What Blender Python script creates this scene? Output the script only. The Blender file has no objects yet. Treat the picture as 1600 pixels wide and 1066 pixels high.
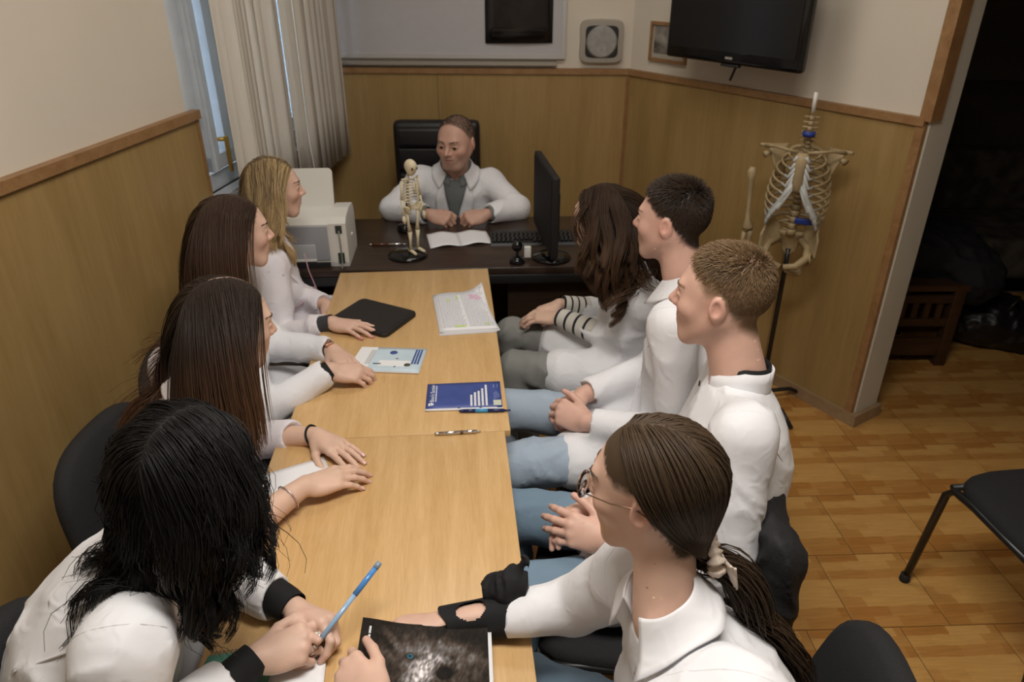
import bpy, bmesh, math, random
import numpy as np
from mathutils import Vector, Matrix
SC = bpy.context.scene
COL = SC.collection
random.seed(7)
RNG = np.random.default_rng(11)

# ------------------------------------------------------------------ camera
cam_data = bpy.data.cameras.new('camera')
cam = bpy.data.objects.new('camera', cam_data)
COL.objects.link(cam)
cam.location = (0, 0, 1.89)
cam.rotation_euler = (math.radians(90 - 27.591), 0, 0)
cam_data.sensor_width = 36.0
cam_data.lens = 1129.0 / 1600 * 36
cam_data.clip_start = 0.05
cam_data.dof.use_dof = True
cam_data.dof.focus_distance = 1.45
cam_data.dof.aperture_fstop = 5.6
SC.camera = cam

# ------------------------------------------------------------------ world, light, exposure
world = bpy.data.worlds.new('overcast_day')
SC.world = world
world.use_nodes = True
bg = world.node_tree.nodes['Background']
bg.inputs[0].default_value = (0.80, 0.90, 1.0, 1)
bg.inputs[1].default_value = 7.0
SC.view_settings.view_transform = 'Standard'
SC.view_settings.look = 'None'
SC.view_settings.gamma = 1.0
SC.view_settings.use_curve_mapping = False
SC.view_settings.exposure = 0.0

def area_light(name, loc, size_x, size_y, watts, color, rot=(0, 0, 0)):
    l = bpy.data.lights.new(name, 'AREA')
    l.shape = 'RECTANGLE'
    l.size, l.size_y = size_x, size_y
    l.energy = watts
    l.color = color
    o = bpy.data.objects.new(name, l)
    o.location, o.rotation_euler = loc, rot
    COL.objects.link(o)
    return o
CEIL = 2.95
LAMPS = [(0.1, 0.75, 42.0), (0.1, 2.75, 9.0)]        # x, y, watts of the two ceiling lamps
for i, (lx, ly, w) in enumerate(LAMPS):
    area_light('ceiling_lamp_light', (lx, ly, CEIL - 0.085), 1.1, 0.5, w, (1.0, 0.955, 0.895))

# ------------------------------------------------------------------ helpers: objects
def put(name, me, material=None, parent=None, smooth=False):
    """link a mesh given in world coordinates; parent keeps it where it is"""
    o = bpy.data.objects.new(name, me)
    COL.objects.link(o)
    if material is not None:
        for m in (material if isinstance(material, (list, tuple)) else [material]):
            me.materials.append(m)
    if smooth and len(me.polygons):
        me.polygons.foreach_set('use_smooth', np.ones(len(me.polygons), dtype=bool))
    if parent is not None:
        o.parent = parent
        o.matrix_parent_inverse = world_of(parent).inverted()
    return o
def world_of(o):
    m = Matrix.LocRotScale(o.location, o.rotation_euler, o.scale)
    if o.parent is not None:
        return world_of(o.parent) @ o.matrix_parent_inverse @ m
    return m
def tag(o, label=None, cat=None, group=None, kind=None):
    if label: o['label'] = label
    if cat: o['category'] = cat
    if group: o['group'] = group
    if kind: o['kind'] = kind
    return o
def empty(name, loc=(0, 0, 0), rz=0.0, label=None, cat=None, group=None):
    o = bpy.data.objects.new(name, None)
    o.empty_display_size = 0.1
    o.location = loc
    o.rotation_euler = (0, 0, rz)
    COL.objects.link(o)
    return tag(o, label, cat, group)
def structure(name, me, material, parent=None, smooth=False):
    o = put(name, me, material, parent, smooth)
    if parent is None: o['kind'] = 'structure'
    return o
def copy_tree(o, parent=None):
    c = o.copy(); COL.objects.link(c)
    if parent is not None: c.parent = parent
    for ch in list(o.children): copy_tree(ch, c)
    return c

class MB:
    """collects simple solids in one bmesh (a local matrix M may be set)"""
    def __init__(self, M=None):
        self.bm = bmesh.new(); self.M = M or Matrix()
    def _add(self, verts, faces, mi=0, smooth=False):
        vs = [self.bm.verts.new(self.M @ Vector(v)) for v in verts]
        for f in faces:
            try:
                fc = self.bm.faces.new([vs[i] for i in f]); fc.material_index = mi; fc.smooth = smooth
            except ValueError: pass
        return vs
    def box(self, c, s, rz=0.0, R=None, mi=0, bevel=0.0, seg=2):
        m = R or Matrix.Rotation(rz, 3, 'Z')
        hx, hy, hz = s[0] / 2, s[1] / 2, s[2] / 2
        vs = [Vector(c) + m @ Vector((x, y, z)) for z in (-hz, hz) for y in (-hy, hy) for x in (-hx, hx)]
        fs = [(0, 2, 3, 1), (4, 5, 7, 6), (0, 1, 5, 4), (2, 6, 7, 3), (0, 4, 6, 2), (1, 3, 7, 5)]
        if bevel <= 0: self._add(vs, fs, mi)
        else:
            b = bmesh.new()
            bv = [b.verts.new(v) for v in vs]
            for f in fs: b.faces.new([bv[i] for i in f])
            bmesh.ops.bevel(b, geom=b.edges[:], offset=bevel, segments=seg, affect='EDGES', profile=0.6)
            self.join(b, mi, smooth=True)
        return self
    def join(self, b, mi=0, smooth=False):
        b.verts.ensure_lookup_table(); b.verts.index_update()
        self._add([v.co.copy() for v in b.verts], [[v.index for v in f.verts] for f in b.faces], mi, smooth)
        b.free(); return self
    def prism(self, pts, z0, z1, mi=0):
        n = len(pts)
        vs = [(p[0], p[1], z0) for p in pts] + [(p[0], p[1], z1) for p in pts]
        fs = [tuple(range(n))[::-1], tuple(range(n, 2 * n))] + [(i, (i + 1) % n, n + (i + 1) % n, n + i) for i in range(n)]
        self._add(vs, fs, mi); return self
    def wall(self, p, q, th, z0, z1, mi=0):
        """a slab from p to q, thickness th to the LEFT of p->q (negative: to the right)"""
        d = Vector((q[0] - p[0], q[1] - p[1])).normalized(); n = Vector((-d.y, d.x)) * th
        return self.prism([p, q, (q[0] + n.x, q[1] + n.y), (p[0] + n.x, p[1] + n.y)], z0, z1, mi)
    def tube(self, pts, r, n=10, mi=0, cap=True, flat=1.0):
        pts = [Vector(p) for p in pts]
        rs = r if isinstance(r, (list, tuple)) else [r] * len(pts)
        rings = []; up = None
        for i, p in enumerate(pts):
            t = (pts[min(i + 1, len(pts) - 1)] - pts[max(i - 1, 0)]).normalized()
            if up is None:
                a = Vector((0, 0, 1)) if abs(t.z) < 0.9 else Vector((0, 1, 0))
                up = (a - t * a.dot(t)).normalized()
            else:
                up = (up - t * up.dot(t)).normalized()
            s = t.cross(up)
            rings.append([p + (up * math.cos(2 * math.pi * k / n) * flat + s * math.sin(2 * math.pi * k / n)) * rs[i] for k in range(n)])
        vs = [v for ring in rings for v in ring]
        fs = []
        for i in range(len(pts) - 1):
            for k in range(n):
                a, b = i * n + k, i * n + (k + 1) % n
                fs.append((a, b, b + n, a + n))
        if cap: fs += [tuple(range(n))[::-1], tuple(range((len(pts) - 1) * n, len(pts) * n))]
        self._add(vs, fs, mi, True); return self
    def lathe(self, prof, c=(0, 0, 0), n=24, R=None, mi=0):
        vs, fs = [], []
        R = R or Matrix.Identity(3)
        for (r, z) in prof:
            for k in range(n):
                a = 2 * math.pi * k / n
                vs.append(Vector(c) + R @ Vector((r * math.cos(a), r * math.sin(a), z)))
        for i in range(len(prof) - 1):
            for k in range(n):
                a, b = i * n + k, i * n + (k + 1) % n
                fs.append((a, b, b + n, a + n))
        fs += [tuple(range(n))[::-1], tuple(range((len(prof) - 1) * n, len(prof) * n))]
        self._add(vs, fs, mi, True); return self
    def grid(self, fn, nu, nv, th=0.0, mi=0, smooth=True):
        """sheet fn(u,v) with thickness th along its normal"""
        P = [[Vector(fn(i / (nu - 1), j / (nv - 1))) for j in range(nv)] for i in range(nu)]
        vs = [P[i][j] for i in range(nu) for j in range(nv)]
        fs = [(i * nv + j, (i + 1) * nv + j, (i + 1) * nv + j + 1, i * nv + j + 1) for i in range(nu - 1) for j in range(nv - 1)]
        if th:
            off = len(vs); back = []
            for i in range(nu):
                for j in range(nv):
                    du = P[min(i + 1, nu - 1)][j] - P[max(i - 1, 0)][j]
                    dv = P[i][min(j + 1, nv - 1)] - P[i][max(j - 1, 0)]
                    nn = du.cross(dv)
                    if nn.length > 1e-12: nn.normalize()
                    back.append(P[i][j] - nn * th)
            vs += back
            fs += [tuple(off + k for k in f[::-1]) for f in fs]
            rim = [i * nv for i in range(nu)] + [(nu - 1) * nv + j for j in range(1, nv)] + [i * nv + nv - 1 for i in range(nu - 2, -1, -1)] + [j for j in range(nv - 2, 0, -1)]
            for a, b in zip(rim, rim[1:] + rim[:1]): fs.append((b, a, off + a, off + b))
        self._add(vs, fs, mi, smooth); return self
    def mesh(self, name):
        me = bpy.data.meshes.new(name)
        bmesh.ops.recalc_face_normals(self.bm, faces=self.bm.faces[:])
        self.bm.to_mesh(me); self.bm.free(); return me
    def build(self, name, material, parent=None, smooth=False):
        return put(name, self.mesh(name), material, parent, smooth)

def rounded_poly(w, h, r, n=6):
    pts = []
    for cx, cy, a0 in ((w / 2 - r, h / 2 - r, 0), (-w / 2 + r, h / 2 - r, 90), (-w / 2 + r, -h / 2 + r, 180), (w / 2 - r, -h / 2 + r, 270)):
        for k in range(n + 1):
            a = math.radians(a0 + 90 * k / n)
            pts.append((cx + r * math.cos(a), cy + r * math.sin(a)))
    return pts

# ------------------------------------------------------------------ materials
MATS = {}
def nodes_of(name):
    m = bpy.data.materials.new(name); m.use_nodes = True
    nt = m.node_tree; return m, nt, nt.nodes['Principled BSDF']
def N(nt, kind, **kw):
    n = nt.nodes.new('ShaderNode' + kind)
    for k, v in kw.items():
        if k in n.inputs: n.inputs[k].default_value = v
        else: setattr(n, k, v)
    return n
def mat(name, c, rough=0.5, metal=0.0, noise=0.0, nscale=20.0, bump=0.0, bscale=60.0, spec=0.5, sheen=0.0, stretch=(1, 1, 1), sub=0.0, coat=0.0, trans=0.0, emit=None):
    m, nt, b = nodes_of(name)
    b.inputs['Base Color'].default_value = (*c, 1)
    b.inputs['Roughness'].default_value = rough
    b.inputs['Metallic'].default_value = metal
    b.inputs['Specular IOR Level'].default_value = spec
    if sheen: b.inputs['Sheen Weight'].default_value = sheen
    if coat: b.inputs['Coat Weight'].default_value = coat
    if trans: b.inputs['Transmission Weight'].default_value = trans
    if emit:
        b.inputs['Emission Color'].default_value = (*emit[0], 1); b.inputs['Emission Strength'].default_value = emit[1]
    if noise or bump:
        tc = N(nt, 'TexCoord'); mp = N(nt, 'Mapping'); mp.inputs['Scale'].default_value = stretch
        nt.links.new(tc.outputs['Object'], mp.inputs['Vector'])
    if noise:
        n = N(nt, 'TexNoise', Scale=nscale, Detail=5.0)
        nt.links.new(mp.outputs[0], n.inputs['Vector'])
        r = N(nt, 'ValToRGB')
        r.color_ramp.elements[0].position = 0.3; r.color_ramp.elements[1].position = 0.7
        r.color_ramp.elements[0].color = (*[max(0, x * (1 - noise)) for x in c], 1)
        r.color_ramp.elements[1].color = (*[min(1, x * (1 + noise)) for x in c], 1)
        nt.links.new(n.outputs['Fac'], r.inputs[0]); nt.links.new(r.outputs[0], b.inputs['Base Color'])
    if bump:
        n2 = N(nt, 'TexNoise', Scale=bscale, Detail=4.0)
        nt.links.new(mp.outputs[0], n2.inputs['Vector'])
        bp = N(nt, 'Bump', Strength=min(1.0, bump), Distance=0.004)
        nt.links.new(n2.outputs['Fac'], bp.inputs['Height']); nt.links.new(bp.outputs[0], b.inputs['Normal'])
    MATS[name] = m
    return m
def veneer(name, c0, c1, rough, stretch, scale=3.0, coat=0.0, rotz=0.0, spec=0.5):
    """wood veneer: grain stretched along one axis, flecks across"""
    m, nt, b = nodes_of(name)
    tc = N(nt, 'TexCoord'); mp = N(nt, 'Mapping'); mp.inputs['Scale'].default_value = stretch
    mp.inputs['Rotation'].default_value = (0, 0, rotz)
    nt.links.new(tc.outputs['Object'], mp.inputs['Vector'])
    n1 = N(nt, 'TexNoise', Scale=scale, Detail=7.0, Roughness=0.65, Distortion=0.6)
    n2 = N(nt, 'TexNoise', Scale=scale * 9, Detail=3.0, Roughness=0.6)
    mix = N(nt, 'Math', operation='MULTIPLY_ADD'); mix.inputs[1].default_value = 0.32
    nt.links.new(mp.outputs[0], n1.inputs['Vector']); nt.links.new(mp.outputs[0], n2.inputs['Vector'])
    nt.links.new(n2.outputs['Fac'], mix.inputs[0])
    sc = N(nt, 'Math', operation='MULTIPLY'); sc.inputs[1].default_value = 0.72
    nt.links.new(n1.outputs['Fac'], sc.inputs[0]); nt.links.new(sc.outputs[0], mix.inputs[2])
    r = N(nt, 'ValToRGB')
    r.color_ramp.elements[0].position = 0.36; r.color_ramp.elements[1].position = 0.66
    r.color_ramp.elements[0].color = (*c0, 1); r.color_ramp.elements[1].color = (*c1, 1)
    nt.links.new(mix.outputs[0], r.inputs[0]); nt.links.new(r.outputs[0], b.inputs['Base Color'])
    b.inputs['Roughness'].default_value = rough; b.inputs['Coat Weight'].default_value = coat; b.inputs['Coat Roughness'].default_value = 0.25
    b.inputs['Specular IOR Level'].default_value = spec
    bp = N(nt, 'Bump', Strength=0.12, Distance=0.002)
    nt.links.new(n2.outputs['Fac'], bp.inputs['Height']); nt.links.new(bp.outputs[0], b.inputs['Normal'])
    MATS[name] = m
    return m
def tile_material():
    m, nt, b = nodes_of('parquet_print_tile')
    tc = N(nt, 'TexCoord'); mp = N(nt, 'Mapping'); mp.inputs['Location'].default_value = (0.07, 0.03, 0)
    nt.links.new(tc.outputs['Object'], mp.inputs['Vector'])
    br = N(nt, 'TexBrick', offset=0.5, offset_frequency=2, squash=0.6, squash_frequency=3)
    br.inputs['Color1'].default_value = (0.55, 0.305, 0.092, 1); br.inputs['Color2'].default_value = (0.38, 0.16, 0.034, 1)
    br.inputs['Mortar'].default_value = (0.50, 0.24, 0.055, 1)
    for k, v in (('Scale', 1.0), ('Mortar Size', 0.0), ('Mortar Smooth', 0.4), ('Bias', 0.0), ('Brick Width', 0.135), ('Row Height', 0.0405)): br.inputs[k].default_value = v
    ns = N(nt, 'TexNoise', Scale=34.0, Detail=3.0)
    wob = N(nt, 'VectorMath', operation='MULTIPLY_ADD'); wob.inputs[1].default_value = (0.012, 0.010, 0)
    nt.links.new(mp.outputs[0], ns.inputs['Vector']); nt.links.new(ns.outputs['Color'], wob.inputs[0]); nt.links.new(mp.outputs[0], wob.inputs[2])
    nt.links.new(wob.outputs[0], br.inputs['Vector'])
    mp2 = N(nt, 'Mapping'); mp2.inputs['Scale'].default_value = (5, 60, 1)
    nt.links.new(tc.outputs['Object'], mp2.inputs['Vector'])
    n2 = N(nt, 'TexNoise', Scale=2.0, Detail=4.0); nt.links.new(mp2.outputs[0], n2.inputs['Vector'])
    mx = N(nt, 'MixRGB', blend_type='OVERLAY'); mx.inputs[0].default_value = 0.30
    nt.links.new(br.outputs['Color'], mx.inputs[1]); nt.links.new(n2.outputs['Fac'], mx.inputs[2])
    nt.links.new(mx.outputs[0], b.inputs['Base Color'])
    b.inputs['Roughness'].default_value = 0.38
    MATS['tile'] = m
    return m
plaster = mat('painted_plaster', (0.69, 0.62, 0.52), 0.75, noise=0.02, nscale=3, bump=0.12, bscale=90)
plaster_white = mat('white_painted_plaster', (0.62, 0.58, 0.49), 0.6, noise=0.03, nscale=6, bump=0.10, bscale=70)
ceiling_paint = mat('ceiling_paint', (0.80, 0.78, 0.74), 0.8, bump=0.05)
panel_wood = veneer('wall_panel_veneer', (0.305, 0.192, 0.068), (0.395, 0.262, 0.104), 0.42, (6, 6, 0.55), 1.1, spec=0.4)
trim_wood = veneer('brown_trim_wood', (0.24, 0.120, 0.044), (0.35, 0.195, 0.082), 0.45, (3, 3, 3), 6)
table_wood = veneer('beech_laminate', (0.52, 0.315, 0.125), (0.66, 0.43, 0.20), 0.30, (7, 0.55, 7), 4.0, rotz=-0.082, spec=0.5)
desk_wood = veneer('dark_wenge_laminate', (0.020, 0.012, 0.008), (0.052, 0.031, 0.021), 0.30, (0.7, 9, 9), 5.0)
skirting_wood = veneer('pale_skirting_wood', (0.26, 0.17, 0.09), (0.36, 0.25, 0.14), 0.5, (3, 3, 3), 6)
grout = mat('grey_grout', (0.20, 0.16, 0.09), 0.9, noise=0.15)
tile_mat = tile_material()
black_fabric = mat('black_upholstery', (0.010, 0.010, 0.011), 0.85, noise=0.3, nscale=300, bump=0.3, bscale=700)
black_metal = mat('black_painted_steel', (0.012, 0.012, 0.013), 0.38)
black_plastic = mat('black_plastic', (0.014, 0.014, 0.015), 0.42, bump=0.05, bscale=400)
black_gloss = mat('glossy_black_plastic', (0.006, 0.006, 0.007), 0.12)
black_leather = mat('black_leather', (0.009, 0.008, 0.009), 0.42, bump=0.25, bscale=220)
white_plastic = mat('white_plastic', (0.70, 0.69, 0.64), 0.4)
grey_plastic = mat('grey_plastic', (0.30, 0.31, 0.33), 0.45)
window_white = mat('window_white_paint', (0.66, 0.71, 0.76), 0.4, noise=0.05, nscale=12)
brass = mat('brass_handle', (0.62, 0.40, 0.10), 0.3, metal=0.9)
paper = mat('white_paper', (0.80, 0.80, 0.82), 0.8)
chrome = mat('polished_steel', (0.72, 0.71, 0.72), 0.2, metal=1.0)
alu = mat('silver_plastic', (0.46, 0.43, 0.38), 0.35, metal=0.6)
rubber = mat('black_rubber', (0.01, 0.01, 0.01), 0.8)
# ------------------------------------------------------------------ the room
LW = [(-1.800, -2.0), (-1.111, 4.335)]
def on_left(y, off=0.0):            # a point of the left wall at y, off metres into the room
    t = (y + 2.0) / 6.335
    return (LW[0][0] + 0.689 * t + off, y - off * 0.1)
BW = [(-1.111, 4.335), (0.655, 4.244)]
RW = [(0.655, 4.244), (1.571, 2.800)]
RD = Vector((0.5357, -0.8444)); RN = Vector((-0.8444, -0.5357))   # along the right wall, and out of it into the room
def on_right(s, off=0.0): return (RW[0][0] + RD.x * s + RN.x * off, RW[0][1] + RD.y * s + RN.y * off)
def on_back(s, off=0.0): return (BW[0][0] + 0.9987 * s - 0.0515 * off, BW[0][1] - 0.0515 * s - 0.9987 * off)
WAIN = 1.375

m = MB(); m.prism([(-2.1, -2.2), (4.7, -2.2), (4.7, 5.3), (-2.1, 5.3)], -0.12, -0.004)
floor = structure('floor', m.mesh('floor'), grout)
# floor tiles: one mesh, bonded rows
tw, td, gap = 0.307, 0.323, 0.0035
tm = MB(); tm.box((0, 0, -0.003), (tw - gap, td - gap, 0.006))
tile_me = tm.mesh('tile'); tile_me.materials.append(tile_mat)
yaw = math.radians(2.3)
cyw, syw = math.cos(yaw), math.sin(yaw)
for r in range(0, 15):
    for k in range(-10, 7):
        ly = 2.118 + (r - 5) * td; lx = 1.245 + k * tw + (0.141 if (r % 2) else 0.0)
        if not (-1.5 < lx < 3.3): continue
        t = bpy.data.objects.new('tile', tile_me); COL.objects.link(t)
        t.location = (lx * cyw - ly * syw + 0.08, lx * syw + ly * cyw - 0.05, 0)
        t.rotation_euler = (0, 0, yaw); t.parent = floor
m = MB(); m.prism([(-2.1, -2.2), (4.7, -2.2), (4.7, 5.3), (-2.1, 5.3)], CEIL, CEIL + 0.1)
structure('ceiling', m.mesh('ceiling'), ceiling_paint)

# left wall with the window opening
WY0, WY1, WZ0, WZ1 = 2.90, 4.16, 1.03, 2.45
m = MB()
m.wall(on_left(-2), on_left(WY0), 0.3, 0, CEIL); m.wall(on_left(WY1), on_left(4.60), 0.3, 0, CEIL)
m.wall(on_left(WY0), on_left(WY1), 0.3, 0, WZ0); m.wall(on_left(WY0), on_left(WY1), 0.3, WZ1, CEIL)
wall_left = structure('wall_left', m.mesh('wall_left'), plaster)
for y0, y1 in ((-2.0, -0.40), (-0.395, 1.05), (1.055, 2.925)):
    m = MB(); m.wall(on_left(y0), on_left(y1), -0.018, 0.07, WAIN - 0.028); m.build('panel', panel_wood, wall_left)
m = MB(); m.wall(on_left(-2.0), on_left(2.945), -0.034, WAIN - 0.028, WAIN + 0.006)
structure('trim_1', m.mesh('trim_1'), trim_wood)
m = MB(); m.wall(on_left(2.925), on_left(2.945), -0.022, 0.0, WAIN - 0.028)
structure('trim_2', m.mesh('trim_2'), trim_wood)
m = MB(); m.wall(on_left(-2.0), on_left(2.925), -0.022, 0.0, 0.07)
structure('baseboard_left', m.mesh('baseboard_left'), trim_wood)

# the window: a frame flush with the wall, two sashes with glass, brass handle
win = MB()
def lw_box(mb, y0, y1, z0, z1, d0, d1):   # box against the left wall, d = depth range (positive into the room)
    a, b = on_left(y0, d0), on_left(y1, d0)
    mb.wall(a, b, -(d1 - d0), z0, z1)
for y0, y1 in ((WY0, WY0 + 0.10), (3.54, 3.64), (WY1 - 0.07, WY1)): lw_box(win, y0, y1, WZ0, WZ1, -0.10, -0.01)
lw_box(win, WY0, WY1, WZ0, WZ0 + 0.07, -0.10, -0.012); lw_box(win, WY0, WY1, WZ1 - 0.07, WZ1, -0.10, -0.012)
window = structure('window_1', win.mesh('window_1'), window_white)
glass = mat('hazy_window_glass', (0.72, 0.78, 0.84), 0.35, noise=0.15, nscale=60)
nt = glass.node_tree; b = nt.nodes['Principled BSDF']; out = nt.nodes['Material Output']
tr = N(nt, 'BsdfTransparent'); tr.inputs[0].default_value = (0.92, 0.96, 1, 1); mxs = N(nt, 'MixShader'); mxs.inputs[0].default_value = 0.40
nt.links.new(b.outputs[0], mxs.inputs[1]); nt.links.new(tr.outputs[0], mxs.inputs[2]); nt.links.new(mxs.outputs[0], out.inputs[0])
for y0, y1 in ((3.005, 3.53), (3.65, 4.08)):
    s = MB()
    lw_box(s, y0, y0 + 0.075, 1.115, 2.37, -0.07, 0.012); lw_box(s, y1 - 0.055, y1, 1.115, 2.37, -0.07, 0.012)
    lw_box(s, y0, y1, 1.115, 1.175, -0.07, 0.010); lw_box(s, y0, y1, 2.31, 2.37, -0.07, 0.010)
    lw_box(s, y0 + 0.02, y0 + 0.035, 1.115, 2.37, 0.0, 0.02); lw_box(s, y1 - 0.035, y1 - 0.02, 1.115, 2.37, 0.0, 0.02)
    if y0 < 3.5: lw_box(s, y0 + 0.15, y0 + 0.22, 1.115, 2.37, -0.06, 0.006); lw_box(s, y0 + 0.24, y0 + 0.30, 1.115, 2.37, -0.06, 0.012)
    sash = s.build('sash', window_white, window)
    g = MB(); lw_box(g, y0 + 0.07, y1 - 0.05, 1.17, 2.32, -0.045, -0.041); g.build('pane', glass, sash)
h = MB()
hx, hy = on_left(3.09, 0.045)
h.box((hx, hy, 1.175), (0.016, 0.022, 0.15), rz=0.1, bevel=0.006); h.tube([(hx, hy, 1.235), (hx - 0.07, hy + 0.004, 1.235)], 0.009, 8)
h.build('handle', brass, window)
s = MB(); lw_box(s, WY0 + 0.0, 4.2, 0.99, 1.03, -0.10, 0.06)
structure('trim_3', s.mesh('trim_3'), window_white)

# back wall
m = MB(); m.wall((-1.5, 4.355), (0.655, 4.244), 0.2, 0, CEIL)
wall_back = structure('wall_back', m.mesh('wall_back'), plaster)
for s0, s1 in ((0.0, 0.692), (0.695, 1.755)):
    m = MB(); m.wall(on_back(s0), on_back(s1), -0.016, 0.07, WAIN - 0.03); m.build('panel', panel_wood, wall_back)
m = MB(); m.wall(on_back(0.0), on_back(1.755), -0.03, WAIN - 0.03, WAIN)
structure('trim_4', m.mesh('trim_4'), trim_wood)
m = MB(); m.wall(on_back(0.0), on_back(1.755), -0.022, 0.0, 0.07)
structure('baseboard_back', m.mesh('baseboard_back'), trim_wood)
# right wall (angled), its end is the white jamb of the doorway
RL = 1.710
m = MB(); m.wall(on_right(-0.1), on_right(RL - 0.002), 0.15, 0, CEIL)
m.wall(on_right(RL + 0.92), on_right(RL + 2.2), 0.15, 0, CEIL); m.wall(on_right(RL), on_right(RL + 0.92), 0.15, 2.12, CEIL)
m.wall(on_right(RL + 2.2), (2.75, -2.0), 0.15, 0, CEIL)
wall_right = structure('wall_right', m.mesh('wall_right'), plaster)
for s0, s1 in ((0.004, 1.20), (1.204, RL - 0.03)):
    m = MB(); m.wall(on_right(s0), on_right(s1), -0.016, 0.06, WAIN - 0.03); m.build('panel', panel_wood, wall_right)
m = MB(); m.wall(on_right(0.0), on_right(RL), -0.03, WAIN - 0.03, WAIN)
structure('trim_5', m.mesh('trim_5'), trim_wood)
m = MB(); m.wall(on_right(-0.004), on_right(0.022), -0.026, 0.06, WAIN - 0.03)
structure('trim_6', m.mesh('trim_6'), trim_wood)
m = MB(); m.wall(on_right(RL - 0.03), on_right(RL + 0.004), -0.024, 0.06, WAIN - 0.03)
structure('trim_7', m.mesh('trim_7'), trim_wood)
m = MB()
m.wall(on_right(RL - 0.022, 0.028), on_right(RL + 0.024, 0.028), 0.075, WAIN - 0.01, 2.12)
structure('trim_8', m.mesh('trim_8'), trim_wood)
m = MB()
m.wall(on_right(0.0), on_right(RL + 0.035), -0.03, 0.0, 0.06); m.wall(on_right(RL + 0.005), on_right(RL + 0.035), 0.17, 0.0, 0.06)
structure('baseboard_right', m.mesh('baseboard_right'), skirting_wood)
m = MB(); m.wall(on_right(RL + 0.001), on_right(RL + 0.012), 0.158, 0.06, 2.12)
structure('door_1', m.mesh('door_1'), plaster_white)
# wall behind the camera and the dark room past the doorway
m = MB(); m.wall((2.75, -2.0), (-1.8, -2.0), 0.2, 0, CEIL)
structure('wall_front', m.mesh('wall_front'), plaster)
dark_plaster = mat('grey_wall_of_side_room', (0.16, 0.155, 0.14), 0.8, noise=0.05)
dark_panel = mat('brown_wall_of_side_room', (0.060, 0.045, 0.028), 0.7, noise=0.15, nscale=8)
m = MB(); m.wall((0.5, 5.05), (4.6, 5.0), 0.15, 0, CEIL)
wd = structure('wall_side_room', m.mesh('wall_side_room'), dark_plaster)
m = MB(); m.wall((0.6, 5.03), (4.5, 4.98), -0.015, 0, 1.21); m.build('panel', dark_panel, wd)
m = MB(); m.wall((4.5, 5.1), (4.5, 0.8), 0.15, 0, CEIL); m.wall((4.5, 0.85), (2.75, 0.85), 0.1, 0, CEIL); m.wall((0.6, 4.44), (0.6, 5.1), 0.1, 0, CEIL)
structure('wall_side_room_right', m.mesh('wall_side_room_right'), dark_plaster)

# ceiling lamps (their light is set at the top)
lamp_glow = mat('lamp_diffuser', (0.9, 0.9, 0.88), 0.6, emit=((1.0, 0.93, 0.82), 1.5))
for i, (lx, ly, w) in enumerate(LAMPS):
    t = empty('ceiling_lamp', (lx, ly, CEIL), 0, ['white ceiling lamp over the near table', 'white ceiling lamp over the dark desk'][i], 'lamp', 'ceiling lamps')
    m = MB(); m.box((lx, ly, CEIL - 0.03), (1.24, 0.64, 0.06)); m.build('housing', white_plastic, t)
    m = MB(); m.box((lx, ly, CEIL - 0.07), (1.16, 0.56, 0.02)); m.build('diffuser', lamp_glow, t)

# ------------------------------------------------------------------ vertical blinds in front of the window
slat_cloth = mat('cream_blind_cloth', (0.82, 0.77, 0.69), 0.85, noise=0.05, nscale=2, bump=0.2, bscale=300, stretch=(1, 1, 0.1))
# some daylight passes through the cloth
nt = slat_cloth.node_tree; b = nt.nodes['Principled BSDF']; out = nt.nodes['Material Output']
tr = N(nt, 'BsdfTranslucent'); tr.inputs[0].default_value = (0.8, 0.76, 0.70, 1); mxs = N(nt, 'MixShader'); mxs.inputs[0].default_value = 0.35
nt.links.new(b.outputs[0], mxs.inputs[1]); nt.links.new(tr.outputs[0], mxs.inputs[2]); nt.links.new(mxs.outputs[0], out.inputs[0])
def slat(y, ang, parent, zb, w=0.092, curl=0.012, dx=0.0):
    px, py = on_left(y, 0.155 + dx)
    ca, sa = math.cos(ang), math.sin(ang)
    def fn(u, v):
        a = (u - 0.5) * w; q = curl * (1 - (2 * u - 1) ** 2)
        k = 1 + 0.25 * math.sin(v * 5 + y * 9)
        return (px + a * sa + q * ca * k, py + a * ca - q * sa * k, zb + (2.62 - zb) * v)
    mb = MB(); mb.grid(fn, 5, 7, 0.0012); return mb.build('slat', slat_cloth, parent)
bl = empty('vertical_blind', (*on_left(3.3, 0.15), 2.64), 0, 'cream vertical blind bunched at the near side of the window', 'blind')
m = MB(); lw_box(m, 2.93, 3.56, 2.62, 2.66, 0.13, 0.18); m.build('head_rail', white_plastic, bl)
for i in range(9): slat(2.99 + i * 0.058, 0.25 + 0.35 * math.sin(i * 2.1), bl, 0.90 - 0.0 * i, curl=0.010 * (1 if i % 2 else -1), dx=0.012 * (i % 3))
bl = empty('vertical_blind', (*on_left(3.95, 0.15), 2.64), 0, 'cream vertical blind with diagonal hem next to the whiteboard', 'blind')
m = MB(); lw_box(m, 3.58, 4.28, 2.62, 2.66, 0.12, 0.17); m.build('head_rail', white_plastic, bl)
for i in range(13): slat(3.645 + i * 0.0475, 0.35 + 0.5 * math.sin(i * 1.7 + 0.5), bl, 0.905 + 0.004 * (i % 3), curl=0.009 * (1 if i % 3 else -1), dx=0.014 * (i % 2))
m = MB(); px, py = on_left(3.63, 0.19); m.tube([(px, py, 2.6), (px, py, 1.1), (px + 0.02, py, 0.8)], 0.004, 6); m.build('pull_cord', white_plastic, bl)

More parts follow.
